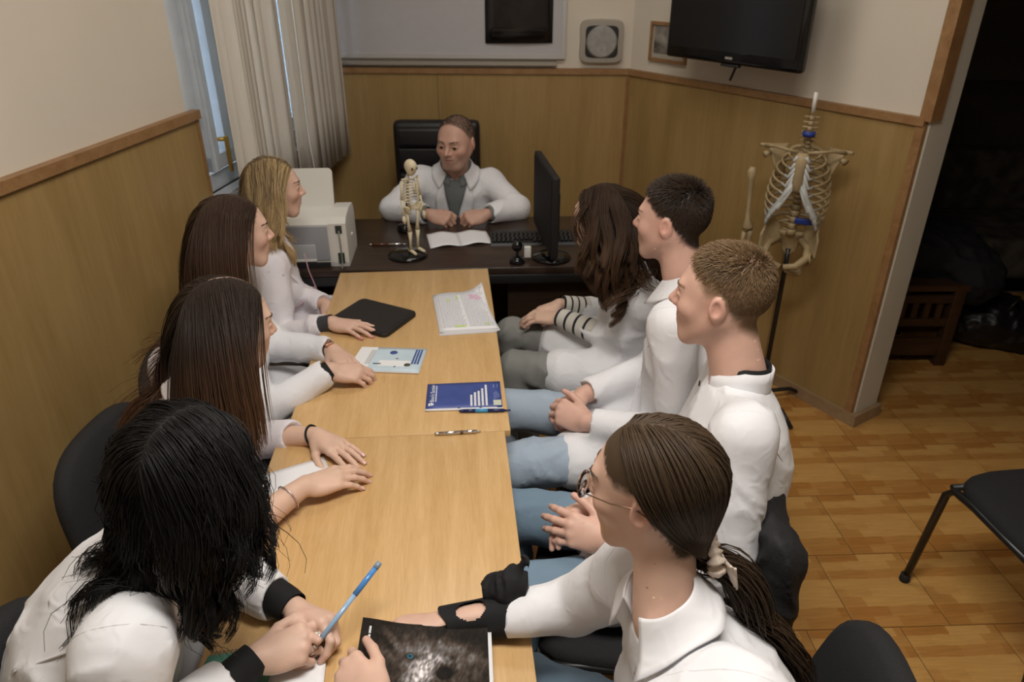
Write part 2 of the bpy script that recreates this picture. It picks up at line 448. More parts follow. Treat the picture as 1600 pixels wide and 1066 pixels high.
# ------------------------------------------------------------------ things on the walls
t = empty('whiteboard', (*on_back(0.5), 1.43), 0, 'large wall whiteboard in a silver frame above the wood panels', 'whiteboard')
wb_surface = mat('whiteboard_enamel', (0.50, 0.485, 0.50), 0.28, noise=0.02)
def bw_box(mb, s0, s1, z0, z1, d0, d1, **k): mb.wall(on_back(s0, d0), on_back(s1, d0), -(d1 - d0), z0, z1)
m = MB(); bw_box(m, 0.02, 1.385, 1.445, 2.40, 0.008, 0.022); m.build('surface', wb_surface, t)
m = MB()
bw_box(m, 0.0, 1.405, 1.425, 1.447, 0.001, 0.03); bw_box(m, 0.0, 1.405, 2.39, 2.41, 0.001, 0.03); bw_box(m, 0.0, 0.02, 1.447, 2.39, 0.001, 0.03); bw_box(m, 1.385, 1.405, 1.447, 2.39, 0.001, 0.03)
m.build('frame', mat('aluminium_frame', (0.55, 0.54, 0.53), 0.4, metal=0.4), t)
m = MB(); bw_box(m, 0.05, 1.36, 1.392, 1.412, 0.001, 0.05); m.build('pen_ledge', alu, t)
xray = mat('xray_film', (0.012, 0.010, 0.010), 0.18, noise=0.6, nscale=6)
m = MB()
def xf(u, v):
    s = 0.968 + u * 0.366; x, y = on_back(s, 0.026 + 0.010 * math.sin(math.pi * u) + 0.006 * (1 - v))
    return (x, y, 1.503 + 0.004 * u + v * 0.42)
m.grid(xf, 9, 6, 0.0012)
tag(m.build('xray_film', xray), 'dark radiograph sheet stuck on the right part of the whiteboard', 'x-ray')
# speaker: silver rounded square with a round pale grille
t = empty('wall_speaker', (*on_back(1.60), 1.515), 0, 'silver square wall speaker with round grey grille right of the whiteboard', 'speaker')
def bw_poly(mb, pts, s_c, z_c, d0, d1, taper=1.0):
    n = len(pts)
    vs = [(*on_back(s_c + p[0], d0), z_c + p[1]) for p in pts] + [(*on_back(s_c + p[0] * taper, d1), z_c + p[1] * taper) for p in pts]
    mb._add(vs, [tuple(range(n)), tuple(range(n, 2 * n))[::-1]] + [(i, n + i, n + (i + 1) % n, (i + 1) % n) for i in range(n)])
outer = []
for k in range(48):
    a = 2 * math.pi * k / 48; c, s_ = math.cos(a), math.sin(a)
    r = 1.0 / ((abs(c) ** 7 + abs(s_) ** 7) ** (1 / 7)); outer.append((0.120 * r * c * (0.97 + 0.05 * abs(s_)), 0.104 * r * s_ * (1.03 + 0.04 * (1 - abs(c)))))
m = MB(); bw_poly(m, outer, 1.60, 1.515, 0.0, 0.05, 0.95); m.build('housing', alu, t)
inner = [(x * 0.74, y * 0.74) for x, y in outer]
m = MB(); bw_poly(m, inner, 1.60, 1.515, 0.046, 0.0525); m.build('recess', black_plastic, t)
m = MB(); bw_poly(m, [(0.083 * math.cos(2 * math.pi * k / 40), 0.083 * math.sin(2 * math.pi * k / 40)) for k in range(40)], 1.60, 1.515, 0.052, 0.060, 0.9)
m.build('grille', mat('speaker_grille', (0.36, 0.35, 0.33), 0.5, metal=0.3, noise=0.12, nscale=40, bump=0.5, bscale=500), t)
# framed photograph partly behind the television
def rw_box(mb, s0, s1, z0, z1, d0, d1, mi=0): mb.wall(on_right(s0, d0), on_right(s1, d0), -(d1 - d0), z0, z1, mi)
t = empty('picture_frame', (*on_right(0.285), 1.53), 0, 'small brown picture frame half hidden behind the television', 'picture')
m = MB()
rw_box(m, 0.155, 0.425, 1.435, 1.450, 0.0, 0.018); rw_box(m, 0.155, 0.425, 1.610, 1.625, 0.0, 0.018); rw_box(m, 0.155, 0.168, 1.45, 1.61, 0.0, 0.018); rw_box(m, 0.412, 0.425, 1.45, 1.61, 0.0, 0.018)
m.build('frame', trim_wood, t)
photo = mat('faded_photo_print', (0.22, 0.20, 0.17), 0.35, noise=0.85, nscale=14)
m = MB(); rw_box(m, 0.185, 0.395, 1.475, 1.605, 0.008, 0.010); m.build('photo', photo, t)
m = MB(); rw_box(m, 0.168, 0.412, 1.450, 1.61, 0.003, 0.007); m.build('mat_board', mat('picture_mount', (0.42, 0.38, 0.32), 0.7), t)
# television
t = empty('television', (*on_right(0.89, 0.2), 1.70), 0, 'black flat television on a bracket above the hanging skeleton', 'television')
m = MB(); c = on_right(0.888, 0.205)
tvR = Matrix(((RD.x, RN.x, 0), (RD.y, RN.y, 0), (0, 0, 1)))
m.box((*c, 1.732), (0.77, 0.045, 0.47), R=tvR, bevel=0.018, seg=3); m.build('casing', black_gloss, t)
m = MB(); c2 = on_right(0.888, 0.2285); m.box((*c2, 1.748), (0.715, 0.003, 0.40), R=tvR); m.build('screen', mat('tv_screen', (0.005, 0.005, 0.006), 0.22), t)
m = MB(); m.box((*on_right(0.888, 0.13), 1.73), (0.42, 0.11, 0.30), R=tvR, bevel=0.03); m.build('back_cover', black_plastic, t)
m = MB(); m.box((*on_right(0.888, 0.04), 1.73), (0.10, 0.085, 0.14), R=tvR); m.box((*on_right(0.888, 0.006), 1.73), (0.2, 0.012, 0.24), R=tvR); m.build('bracket', black_metal, t)
m = MB(); m.box((*on_right(0.90, 0.2285), 1.524), (0.04, 0.003, 0.010), R=tvR); m.build('badge', alu, t)
m = MB(); m.box((*on_right(0.90, 0.21), 1.493), (0.10, 0.025, 0.012), R=tvR, bevel=0.004); m.build('sensor_bar', black_plastic, t)
m = MB(); m.tube([(*on_right(0.86, 0.10), 1.60), (*on_right(0.80, 0.06), 1.47), (*on_right(0.765, 0.05), 1.405)], 0.006, 7); m.build('cable', black_plastic, t)

# ------------------------------------------------------------------ side room: bench, coat, sofa, bag
old_wood = veneer('old_brown_wood', (0.035, 0.016, 0.007), (0.065, 0.030, 0.012), 0.45, (1, 6, 6), 4)
t = empty('wooden_bench', (1.9, 3.5, 0), 0, 'old brown wooden bench with slatted front in the dark side room', 'bench')
for x, y in ((2.262, 3.36), (2.20, 3.72), (1.62, 3.36), (1.62, 3.72)):
    m = MB(); m.box((x, y, 0.215), (0.055, 0.055, 0.43), bevel=0.004); m.build('leg', old_wood, t)
m = MB(); m.prism([(1.58, 3.33), (2.30, 3.33), (2.235, 3.76), (1.58, 3.76)], 0.43, 0.46); m.build('top_board', old_wood, t)
for z0, z1 in ((0.06, 0.16), (0.23, 0.27), (0.36, 0.40)):
    m = MB(); m.box((1.94, 3.352, (z0 + z1) / 2), (0.60, 0.022, z1 - z0)); m.build('rail', old_wood, t)
for i in range(9):
    m = MB(); m.box((1.69 + i * 0.062, 3.356, 0.315), (0.028, 0.014, 0.09)); m.build('slat', old_wood, t)
# ------------------------------------------------------------------ desk and tables
DC = Vector((-0.30, 3.185, 0)); DR = 0.045
def dk(x, y, z=0.75): c, s = math.cos(DR), math.sin(DR); return (DC.x + x * c - y * s, DC.y + x * s + y * c, z)
def frame(loc, rz): return Matrix.Translation(Vector(loc)) @ Matrix.Rotation(rz, 4, 'Z')
t = empty('office_desk', DC, DR, 'dark brown office desk across the far end of the room', 'desk')
MD = frame(DC, DR)
m = MB(MD); m.box((0, 0, 0.735), (1.44, 0.69, 0.03), bevel=0.003); m.build('desktop', desk_wood, t)
m = MB(MD); m.box((0, -0.325, 0.695), (1.42, 0.03, 0.05), bevel=0.01); m.build('front_rail', black_plastic, t)
m = MB(MD); m.box((0, 0.12, 0.47), (1.36, 0.02, 0.44)); m.build('modesty_panel', desk_wood, t)
for x in (-0.69, 0.69):
    m = MB(MD); m.box((x, 0, 0.36), (0.025, 0.62, 0.72)); m.build('side_panel', desk_wood, t)
m = MB(MD); m.box((0.47, -0.02, 0.38), (0.40, 0.5, 0.6)); dp = m.build('pedestal', desk_wood, t)
for i in range(3):
    m = MB(MD); m.box((0.47, 0.24, 0.18 + i * 0.2), (0.38, 0.02, 0.18), bevel=0.004); m.build('drawer', desk_wood, dp)

TR = 0.082
T1 = Vector((-0.359, 2.222, 0)); T2 = Vector((-0.277, 1.027, 0))
table_edge = mat('table_edge_band', (0.50, 0.31, 0.13), 0.45)
for c, lab in ((T1, 'beech topped table touching the dark desk'), (T2, 'beech topped table nearest the camera with magazine on it')):
    t = empty('beech_table', c, TR, lab, 'table', 'beech tables pushed together')
    m = MB(frame((0, 0, 0), 0)); m.box((0, 0, 0.739), (0.614, 1.196, 0.022), bevel=0.002)
    o = m.build('tabletop', table_wood); o.parent = t
    for x in (-0.26, 0.26):
        for y in (-0.55, 0.55):
            m = MB(); m.box((x, y, 0.355), (0.035, 0.035, 0.71)); o = m.build('leg', black_metal); o.parent = t
        m = MB(); m.box((x, 0, 0.71), (0.02, 1.06, 0.035)); o = m.build('rail', black_metal); o.parent = t

# ------------------------------------------------------------------ chairs
def chair(loc, rz, label, group='black conference chairs', extra=None):
    """black padded chair on a tube frame, facing local +Y"""
    t = empty('conference_chair', loc, rz, label, 'chair', group)
    M = Matrix()
    def add(mb, name, ma):
        o = mb.build(name, ma); o.parent = t; return o
    def seat(u, v):
        a = u * 2 * math.pi; s = (1 - v) ** 0.5 if v < 1 else 0
        c, sn = math.cos(a), math.sin(a); k = 1 / ((abs(c) ** 4 + abs(sn) ** 4) ** 0.25)
        return (0.225 * c * k * s, 0.215 * sn * k * s, 0.455 + 0.028 * (1 - s ** 6))
    m = MB(); pts = [(0.242 * x, 0.238 * y) for x, y in [(math.cos(a) / ((abs(math.cos(a)) ** 4 + abs(math.sin(a)) ** 4) ** 0.25), math.sin(a) / ((abs(math.cos(a)) ** 4 + abs(math.sin(a)) ** 4) ** 0.25)) for a in [2 * math.pi * k / 40 for k in range(40)]]]
    rings = [(0.93, 0.425), (1.0, 0.437), (1.0, 0.458), (0.95, 0.474), (0.80, 0.482), (0.4, 0.486)]
    vs = [(x * s, y * s, z) for s, z in rings for x, y in pts]; n = 40
    fs = [tuple(range(n))[::-1], tuple(range(5 * n, 6 * n))] + [(i * n + k, i * n + (k + 1) % n, (i + 1) * n + (k + 1) % n, (i + 1) * n + k) for i in range(5) for k in range(n)]
    m._add(vs, fs, 0, True); add(m, 'seat', black_fabric)
    # curved back pad: rounded trapezoid
    m = MB(); pts = []
    for k in range(44):
        a = 2 * math.pi * k / 44; c, s = math.cos(a), math.sin(a); q = 1 / ((abs(c) ** 3.2 + abs(s) ** 3.2) ** (1 / 3.2))
        pts.append((0.225 * c * q * (1 - 0.10 * s * q), 0.165 * s * q))
    def bp(x, z, d): return (x, -0.235 - 0.055 * (z + 0.165) / 0.33 + 0.32 * x * x + d, 0.69 + z)
    rings = [(0.90, -0.020), (1.0, -0.008), (1.0, 0.014), (0.93, 0.028), (0.6, 0.036)]
    vs = [bp(x * s, z * s, d) for s, d in rings for x, z in pts]; n = 44
    fs = [tuple(range(n)), tuple(range(4 * n, 5 * n))[::-1]] + [(i * n + k, i * n + (k + 1) % n, (i + 1) * n + (k + 1) % n, (i + 1) * n + k) for i in range(4) for k in range(n)]
    m._add(vs, fs, 0, True); add(m, 'backrest', black_fabric)
    for s in (-1, 1):
        m = MB(); m.tube([(s * 0.255, 0.245, 0.0), (s * 0.238, 0.215, 0.40), (s * 0.235, 0.19, 0.432), (s * 0.235, 0.10, 0.44), (s * 0.235, -0.20, 0.44)], 0.0125, 10); lg = add(m, 'leg', black_metal)
        m = MB(); m.tube([(s * 0.250, -0.285, 0.0), (s * 0.232, -0.215, 0.43), (s * 0.17, -0.235, 0.55), (s * 0.15, -0.25, 0.66)], 0.0125, 10); add(m, 'leg', black_metal)
        for y, x in ((0.245, 0.255), (-0.285, 0.25)):
            m = MB(); m.lathe([(0.016, 0), (0.018, 0.006), (0.016, 0.03), (0.013, 0.032)], (s * x, y, 0), 12); add(m, 'foot_cap', rubber)
    for y in (0.205, -0.19):
        m = MB(); m.tube([(-0.235, y, 0.434), (0.235, y, 0.434)], 0.011, 8); add(m, 'cross_bar', black_metal)
    return t
chair((1.633, 1.612, 0), 0.10, 'empty black chair standing alone on the tiles at the right edge', None)

# ------------------------------------------------------------------ office chair behind the desk
t = empty('office_chair', (-0.40, 3.86, 0), 0, 'tall black leather office chair behind the dark desk', 'chair')
MO = frame((-0.41, 3.86, 0), 0.0)
m = MB(MO); m.box((0, -0.02, 0.47), (0.50, 0.46, 0.09), bevel=0.04, seg=4); m.build('seat', black_leather, t)
m = MB(MO); m.box((0, 0.16, 0.83), (0.47, 0.09, 0.62), bevel=0.04, seg=4)
m.build('backrest', black_leather, t)
for z in (0.66, 0.80, 0.94):
    m = MB(MO); m.box((0, 0.112, z), (0.42, 0.03, 0.125), bevel=0.014, seg=3); m.build('back_cushion', black_leather, t)
m = MB(MO); m.box((0, 0.105, 1.06), (0.42, 0.045, 0.105), bevel=0.02, seg=3); m.build('headrest', black_leather, t)
for s in (-1, 1):
    m = MB(MO); m.tube([(s * 0.25, 0.12, 0.5), (s * 0.29, 0.10, 0.62), (s * 0.29, -0.12, 0.66), (s * 0.28, -0.16, 0.55), (s * 0.25, -0.12, 0.46)], 0.018, 8); m.build('armrest', black_plastic, t)
m = MB(MO); m.lathe([(0.03, 0.10), (0.03, 0.3), (0.022, 0.3), (0.022, 0.43)], n=14); m.build('gas_lift', black_metal, t)
for k in range(5):
    a = 2 * math.pi * k / 5; m = MB(MO); m.tube([(0, 0, 0.11), (0.28 * math.cos(a), 0.28 * math.sin(a), 0.07)], [0.024, 0.015], 8)
    m.lathe([(0.02, 0), (0.026, 0.02), (0.02, 0.05)], (0.28 * math.cos(a), 0.28 * math.sin(a), 0.0), 10); m.build('castor_arm', black_plastic, t)

# ------------------------------------------------------------------ printer
PC = (-0.875, 2.985, 0.75)
t = empty('printer', PC, DR, 'white laser printer with raised paper tray on the left end of the dark desk', 'printer')
MP = frame(PC, DR + 0.03)
def side_profile(mb, pts, x0, x1):
    n = len(pts); vs = [(x0, *p) for p in pts] + [(x1, *p) for p in pts]
    mb._add(vs, [tuple(range(n))[::-1], tuple(range(n, 2 * n))] + [(i, (i + 1) % n, n + (i + 1) % n, n + i) for i in range(n)]); return mb
body = [(-0.125, 0.0), (0.125, 0.0), (0.135, 0.03), (0.13, 0.17), (0.10, 0.205), (0.0, 0.215), (-0.10, 0.205), (-0.13, 0.185), (-0.13, 0.02)]
m = MB(MP); side_profile(m, body, -0.165, 0.110); m.build('body', white_plastic, t)
m = MB(MP); side_profile(m, [(y * 1.03, z * 1.02 + 0.0) for y, z in body], 0.110, 0.178); m.build('side_cover', white_plastic, t)
m = MB(MP); m.box((-0.03, -0.131, 0.105), (0.262, 0.01, 0.15), bevel=0.003); fp = m.build('front_door', grey_plastic, t)
m = MB(MP); m.box((-0.02, -0.1375, 0.07), (0.13, 0.006, 0.065), bevel=0.003); m.build('output_flap', mat('pale_grey_plastic', (0.38, 0.39, 0.40), 0.4), fp)
m = MB(MP); m.box((-0.02, -0.1385, 0.035), (0.13, 0.012, 0.008)); m.build('flap_lip', white_plastic, fp)
m = MB(MP); m.box((-0.03, -0.11, 0.012), (0.26, 0.06, 0.02)); m.build('base_slot', black_plastic, t)
for z, h in ((0.165, 0.032), (0.04, 0.045)):
    m = MB(MP); m.box((0.148, -0.134, z), (0.026, 0.010, h)); m.build('socket', mat('socket_dark', (0.03, 0.04, 0.03), 0.5), t)
m = MB(MP); m.tube([(0.148, -0.141, 0.16), (0.152, -0.15, 0.10), (0.150, -0.141, 0.04), (0.150, -0.150, 0.008), (0.150, -0.165, 0.004)], 0.003, 6); m.build('cable', mat('grey_cable', (0.2, 0.2, 0.17), 0.5), t)
m = MB(MP); m.box((0.178, 0.0, 0.10), (0.012, 0.02, 0.006)); m.build('lever', white_plastic, t)
pl = rounded_poly(0.262, 0.17, 0.02)
m = MB(MP @ Matrix.Translation((-0.02, 0.06, 0.285)) @ Matrix.Rotation(math.radians(-14), 4, 'X'))
n = len(pl); m._add([(x, 0, z) for x, z in pl] + [(x, 0.012, z) for x, z in pl], [tuple(range(n)), tuple(range(n, 2 * n))[::-1]] + [(i, n + i, n + (i + 1) % n, (i + 1) % n) for i in range(n)])
m.build('paper_tray', white_plastic, t)

# ------------------------------------------------------------------ monitor, keyboard, webcam, mouse, pen, papers on the desk
MC = (0.125, 2.975, 0.75)
t = empty('monitor', MC, 0, 'thin black monitor turned edge on at the right end of the dark desk', 'monitor')
a = math.radians(97)                                   # the screen's width runs almost along the view
MM = frame(MC, a)
m = MB(MM); m.lathe([(0.080, 0), (0.085, 0.006), (0.078, 0.014), (0.03, 0.02)], (-0.02, -0.045, 0), 28); m.build('foot', black_gloss, t)
m = MB(MM); m.box((-0.02, -0.045, 0.09), (0.06, 0.025, 0.16), bevel=0.006); m.build('neck', black_gloss, t)
m = MB(MM); m.box((0.0, -0.018, 0.245), (0.47, 0.030, 0.33), bevel=0.006); m.build('casing', mat('matt_black_casing', (0.013, 0.012, 0.012), 0.6, spec=0.25), t)
m = MB(MM); m.box((0.0, -0.042, 0.22), (0.24, 0.035, 0.20), bevel=0.014); m.build('back_cover', black_plastic, t)
m = MB(MM); m.box((0.0, -0.0015, 0.25), (0.44, 0.003, 0.29)); m.build('screen', mat('matt_screen', (0.014, 0.012, 0.012), 0.7, spec=0.15), t)
KC = (0.115, 3.20, 0.75)
t = empty('keyboard', KC, 0.05, 'black computer keyboard behind the monitor on the desk', 'keyboard')
MK = frame(KC, 0.05)
m = MB(MK); side_profile(m, [(-0.075, 0.0), (0.075, 0.0), (0.078, 0.022), (0.06, 0.024), (-0.07, 0.010)], -0.215, 0.215); m.build('case', black_plastic, t)
km = MB(); km.box((0, 0, 0), (0.0162, 0.0150, 0.008), bevel=0.002, seg=1); key_me = km.mesh('key'); key_me.materials.append(black_plastic)
for r in range(5):
    for k in range(20):
        if r == 0 and 4 < k < 9: continue
        o = bpy.data.objects.new('key', key_me); COL.objects.link(o)
        y = -0.05 + r * 0.0205; o.location = (-0.198 + k * 0.0206 + 0.004 * (r % 2), y, 0.017 + (y + 0.05) * 0.105); o.rotation_euler = (0.105, 0, 0); o.parent = t
WC = (0.022, 2.905, 0.75)
t = empty('webcam', WC, 0, 'small black webcam on a ball foot in front of the monitor', 'webcam')
m = MB(); m.lathe([(0.030, 0), (0.034, 0.006), (0.026, 0.024), (0.010, 0.032)], WC, 20); m.build('foot', black_gloss, t)
m = MB(); m.tube([(WC[0], WC[1], 0.775), (WC[0], WC[1], 0.812)], 0.007, 8); m.build('stem', black_plastic, t)
m = MB(); m.lathe([(0.010, -0.022), (0.021, -0.016), (0.024, 0.0), (0.020, 0.015), (0.008, 0.02)], (WC[0], WC[1], 0.826), 18, R=Matrix.Rotation(math.radians(80), 3, 'X')); m.build('lens_head', black_gloss, t)
m = MB(); m.box((WC[0] + 0.045, WC[1] + 0.03, 0.79), (0.03, 0.02, 0.05), bevel=0.004); m.build('plug', white_plastic, t)
m = MB(frame((-0.52, 3.33, 0.75), 0.3))
vs = []
for i in range(9):
    ph = math.pi / 2 * i / 8
    for k in range(20):
        th = 2 * math.pi * k / 20; vs.append((0.032 * math.cos(ph) ** 0.5 * math.cos(th), 0.052 * math.cos(ph) ** 0.5 * math.sin(th), 0.036 * math.sin(ph) * (1 - 0.15 * math.sin(th))))
m._add(vs, [tuple(range(20))[::-1]] + [(i * 20 + k, i * 20 + (k + 1) % 20, (i + 1) * 20 + (k + 1) % 20, (i + 1) * 20 + k) for i in range(8) for k in range(20)], 0, True)
t = empty('computer_mouse', (-0.52, 3.33, 0.75), 0, 'black computer mouse behind the small skeleton on the desk', 'mouse')
m.build('shell', black_gloss, t)
m = MB(frame((-0.52, 3.33, 0.75), 0.3)); m.tube([(0, 0.018, 0.034), (0, 0.036, 0.029)], 0.004, 8); m.build('wheel', rubber, t)

def pen(name, p, q, r, label, parts):
    """a pen lying from p to q; parts = (part name, from, to, radius factor at each end, material)"""
    p, q = Vector(p), Vector(q); t = empty(name, p, 0, label, 'pen')
    for nm, a_, b_, ra, rb, ma in parts:
        m = MB(); m.tube([p.lerp(q, a_), p.lerp(q, (a_ + b_) / 2), p.lerp(q, b_)], [r * ra, r * max(ra, rb), r * rb], 10); m.build(nm, ma, t)
    return t
brown_gloss = mat('brown_lacquer', (0.09, 0.025, 0.010), 0.25)
pen('ballpoint_pen', (-0.650, 3.114, 0.757), (-0.485, 3.122, 0.757), 0.0058, 'brown and silver pen lying beside the small skeleton base',
    [('tip', 0, 0.08, 0.45, 0.8, chrome), ('barrel', 0.08, 0.52, 1, 1, brown_gloss), ('upper_barrel', 0.52, 0.93, 1, 0.9, chrome), ('button', 0.93, 1, 0.5, 0.4, chrome)])
pen('ballpoint_pen', (-0.152, 1.738, 0.756), (-0.004, 1.742, 0.756), 0.0056, 'dark blue pen with light blue grip beside the blue booklet',
    [('tip', 0, 0.10, 0.3, 0.85, mat('navy_plastic', (0.010, 0.018, 0.09), 0.35)), ('barrel', 0.10, 0.32, 0.9, 1, MATS['navy_plastic']), ('grip', 0.32, 0.56, 1, 1, mat('light_blue_plastic', (0.05, 0.28, 0.55), 0.4)), ('upper_barrel', 0.56, 0.88, 1, 0.8, MATS['navy_plastic']), ('button', 0.88, 1.0, 0.5, 0.4, MATS['navy_plastic'])])
pen('ballpoint_pen', (-0.212, 1.625, 0.756), (-0.086, 1.638, 0.756), 0.0048, 'silver metal pen lying near the seam between the tables',
    [('tip', 0, 0.10, 0.3, 0.9, chrome), ('barrel', 0.10, 0.58, 1, 1, chrome), ('ring', 0.58, 0.61, 1.12, 1.12, brown_gloss), ('upper_barrel', 0.61, 0.92, 1, 0.95, chrome), ('button', 0.92, 1, 0.5, 0.45, alu)])

def quad_sheet(mb, a, b, c, d, z, th, bend=None, nu=9, nv=9):
    A, B, C_, D = [Vector((p[0], p[1], z)) for p in (a, b, c, d)]
    def fn(u, v):
        p = A.lerp(B, u).lerp(D.lerp(C_, u), v)
        return (p.x, p.y, p.z + (bend(u, v) if bend else 0.0))
    mb.grid(lambda v, u: fn(u, v), nv, nu, th); return mb
# open leaflet before the seated man
t = empty('leaflet', (-0.25, 3.2, 0.75), 0, 'open white leaflet lying before the seated man on the dark desk', 'paper')
for u0, u1 in ((0, 0.5), (0.5, 1)):
    A, B, C_, D = [Vector(p) for p in ((-0.406, 3.271), (-0.126, 3.318), (-0.088, 3.146), (-0.368, 3.079))]
    l = lambda u, v: A.lerp(B, u).lerp(D.lerp(C_, u), v)
    m = MB(); quad_sheet(m, l(u0, 0), l(u1, 0), l(u1, 1), l(u0, 1), 0.7525, 0.0008, (lambda u, v, f=u0: 0.010 * math.sin(math.pi * (u * 0.5 + f) * 2) ** 2 * 1.0)); m.build('page', paper, t)

# small skeleton model on its base
bone = mat('ivory_plastic_bone', (0.66, 0.58, 0.40), 0.5, noise=0.06, nscale=30)
SK = (-0.447, 2.985, 0.75)
t = empty('desk_skeleton_model', SK, 0, 'small ivory skeleton model on a black base on the dark desk', 'model')
MS = frame(SK, 0)
m = MB(MS); m.lathe([(0.085, 0), (0.087, 0.008), (0.075, 0.016), (0.05, 0.022)], (-0.01, 0.005, 0), 30); m.build('base', black_gloss, t)
m = MB(MS); m.tube([(-0.005, 0.03, 0.02), (-0.005, 0.028, 0.24)], 0.004, 8); m.build('stand_rod', black_metal, t)
MS = frame((SK[0] + 0.022, SK[1], 0.75), math.radians(228))       # facing local +Y, i.e. towards the near right
S = 0.365
def bone_tube(name, pts, r, n=8):
    m = MB(MS); m.tube([(p[0] * S, p[1] * S, p[2] * S + 0.02) for p in pts], [x * S for x in r] if isinstance(r, (list, tuple)) else r * S, n); return m.build(name, bone, t)
for s in (-1, 1):
    bone_tube('femur', [(s * 0.085, 0, 0.50), (s * 0.07, 0.0, 0.38), (s * 0.06, 0.005, 0.28)], [0.022, 0.015, 0.028])
    bone_tube('shin_bone', [(s * 0.06, 0.005, 0.27), (s * 0.058, 0, 0.15), (s * 0.055, -0.005, 0.045)], [0.028, 0.015, 0.02])
    bone_tube('foot', [(s * 0.055, -0.035, 0.03), (s * 0.06, 0.03, 0.028), (s * 0.068, 0.105, 0.012)], [0.02, 0.022, 0.016])
    bone_tube('upper_arm_bone', [(s * 0.12, -0.01, 0.88), (s * 0.135, -0.01, 0.77), (s * 0.14, -0.01, 0.67)], [0.018, 0.011, 0.017])
    bone_tube('forearm_bone', [(s * 0.14, -0.01, 0.665), (s * 0.145, 0.01, 0.58), (s * 0.15, 0.02, 0.49)], [0.016, 0.010, 0.013])
    bone_tube('hand', [(s * 0.15, 0.02, 0.485), (s * 0.152, 0.03, 0.44), (s * 0.15, 0.035, 0.39)], [0.014, 0.026, 0.012])
    bone_tube('collar_bone', [(s * 0.02, 0.03, 0.89), (s * 0.12, -0.01, 0.90)], 0.011)
    for k in range(7):
        z = 0.86 - 0.034 * k; w = 0.075 + 0.006 * min(k, 4)
        bone_tube('rib', [(s * 0.01, -0.055, z + 0.01), (s * w, -0.03, z), (s * w * 0.98, 0.02, z - 0.02), (s * 0.03, 0.055, z - 0.03)], 0.008, 6)
bone_tube('spine', [(0, -0.05, 0.5), (0, -0.055, 0.62), (0, -0.06, 0.78), (0, -0.03, 0.94)], [0.022, 0.018, 0.016, 0.014])
bone_tube('breastbone', [(0, 0.055, 0.86), (0, 0.062, 0.72)], [0.015, 0.010])
m = MB(MS)
def hip(u, v):
    a = (u - 0.5) * math.pi * 1.45; r = 0.10 + 0.025 * v
    return (S * r * math.sin(a) * (1.0 + 0.15 * v), S * (-r * 0.75 * math.cos(a) + 0.02), S * (0.50 + 0.095 * v * (0.4 + 0.6 * abs(math.sin(a)))) + 0.02)
m.grid(hip, 21, 7, 0.006); m.build('pelvis', bone, t)
m = MB(MS)
vs = []
for i in range(11):
    ph = math.pi * (i / 10 - 0.5)
    for k in range(18):
        th = 2 * math.pi * k / 18
        jaw = 0.55 + 0.45 * min(1, max(0, (math.sin(ph) + 0.8)))
        vs.append((S * 0.068 * math.cos(ph) * math.cos(th) * (0.8 + 0.2 * jaw), S * (0.088 * math.cos(ph) * math.sin(th) * jaw + 0.02 + 0.02 * (1 - jaw)), S * (1.02 + 0.095 * math.sin(ph)) + 0.02))
m._add(vs, [(i * 18 + k, i * 18 + (k + 1) % 18, (i + 1) * 18 + (k + 1) % 18, (i + 1) * 18 + k) for i in range(10) for k in range(18)], 0, True)
sk = m.build('skull', bone, t)
for s in (-1, 1):
    m = MB(MS); m.lathe([(0.0005, -0.004), (0.007, -0.002), (0.007, 0.002), (0.0005, 0.004)], (s * 0.028 * S, 0.085 * S, 1.02 * S + 0.02), 10, R=Matrix.Rotation(1.57, 3, 'X')); m.build('eye_socket', mat('bone_hollow', (0.10, 0.07, 0.04), 0.8), sk)

# ------------------------------------------------------------------ on the beech tables
t = empty('tablet_sleeve', (-0.5, 2.36, 0.75), 0, 'black padded tablet case lying on the far beech table', 'tablet')
def slab(mb, a, b, c, d, z0, z1, r=0.02):
    P = [Vector((*p, 0)) for p in (a, b, c, d)]; pts = []
    for i in range(4):
        p, pr, nx = P[i], P[i - 1], P[(i + 1) % 4]
        e0 = p + (pr - p).normalized() * r; e1 = p + (nx - p).normalized() * r
        for k in range(5):
            u = k / 4; q = e0.lerp(p, u).lerp(p.lerp(e1, u), u); pts.append((q.x, q.y))
    cx = sum(p[0] for p in pts) / len(pts); cy = sum(p[1] for p in pts) / len(pts)
    h = (z1 - z0); n = len(pts); rings = [(0.985, z0), (1.0, z0 + 0.25 * h), (1.0, z1 - 0.3 * h), (0.985, z1 - 0.05 * h), (0.95, z1)]
    vs = [(cx + (x - cx) * s, cy + (y - cy) * s, z) for s, z in rings for x, y in pts]
    fs = [tuple(range(n)), tuple(range(4 * n, 5 * n))] + [(i * n + k, i * n + (k + 1) % n, (i + 1) * n + (k + 1) % n, (i + 1) * n + k) for i in range(4) for k in range(n)]
    mb._add(vs, fs); return mb
tb = [(-0.568, 2.508), (-0.343, 2.385), (-0.432, 2.195), (-0.655, 2.325)]
m = MB(); slab(m, *tb, 0.7505, 0.7665, 0.025); m.build('shell', mat('black_case', (0.010, 0.009, 0.009), 0.5), t)
cx = sum(p[0] for p in tb) / 4; cy = sum(p[1] for p in tb) / 4
m = MB(); slab(m, *[(cx + (x - cx) * 0.88, cy + (y - cy) * 0.88) for x, y in tb], 0.764, 0.7685, 0.015); m.build('screen_cover', mat('dark_grey_rubber', (0.022, 0.018, 0.017), 0.55, spec=0.3), t)

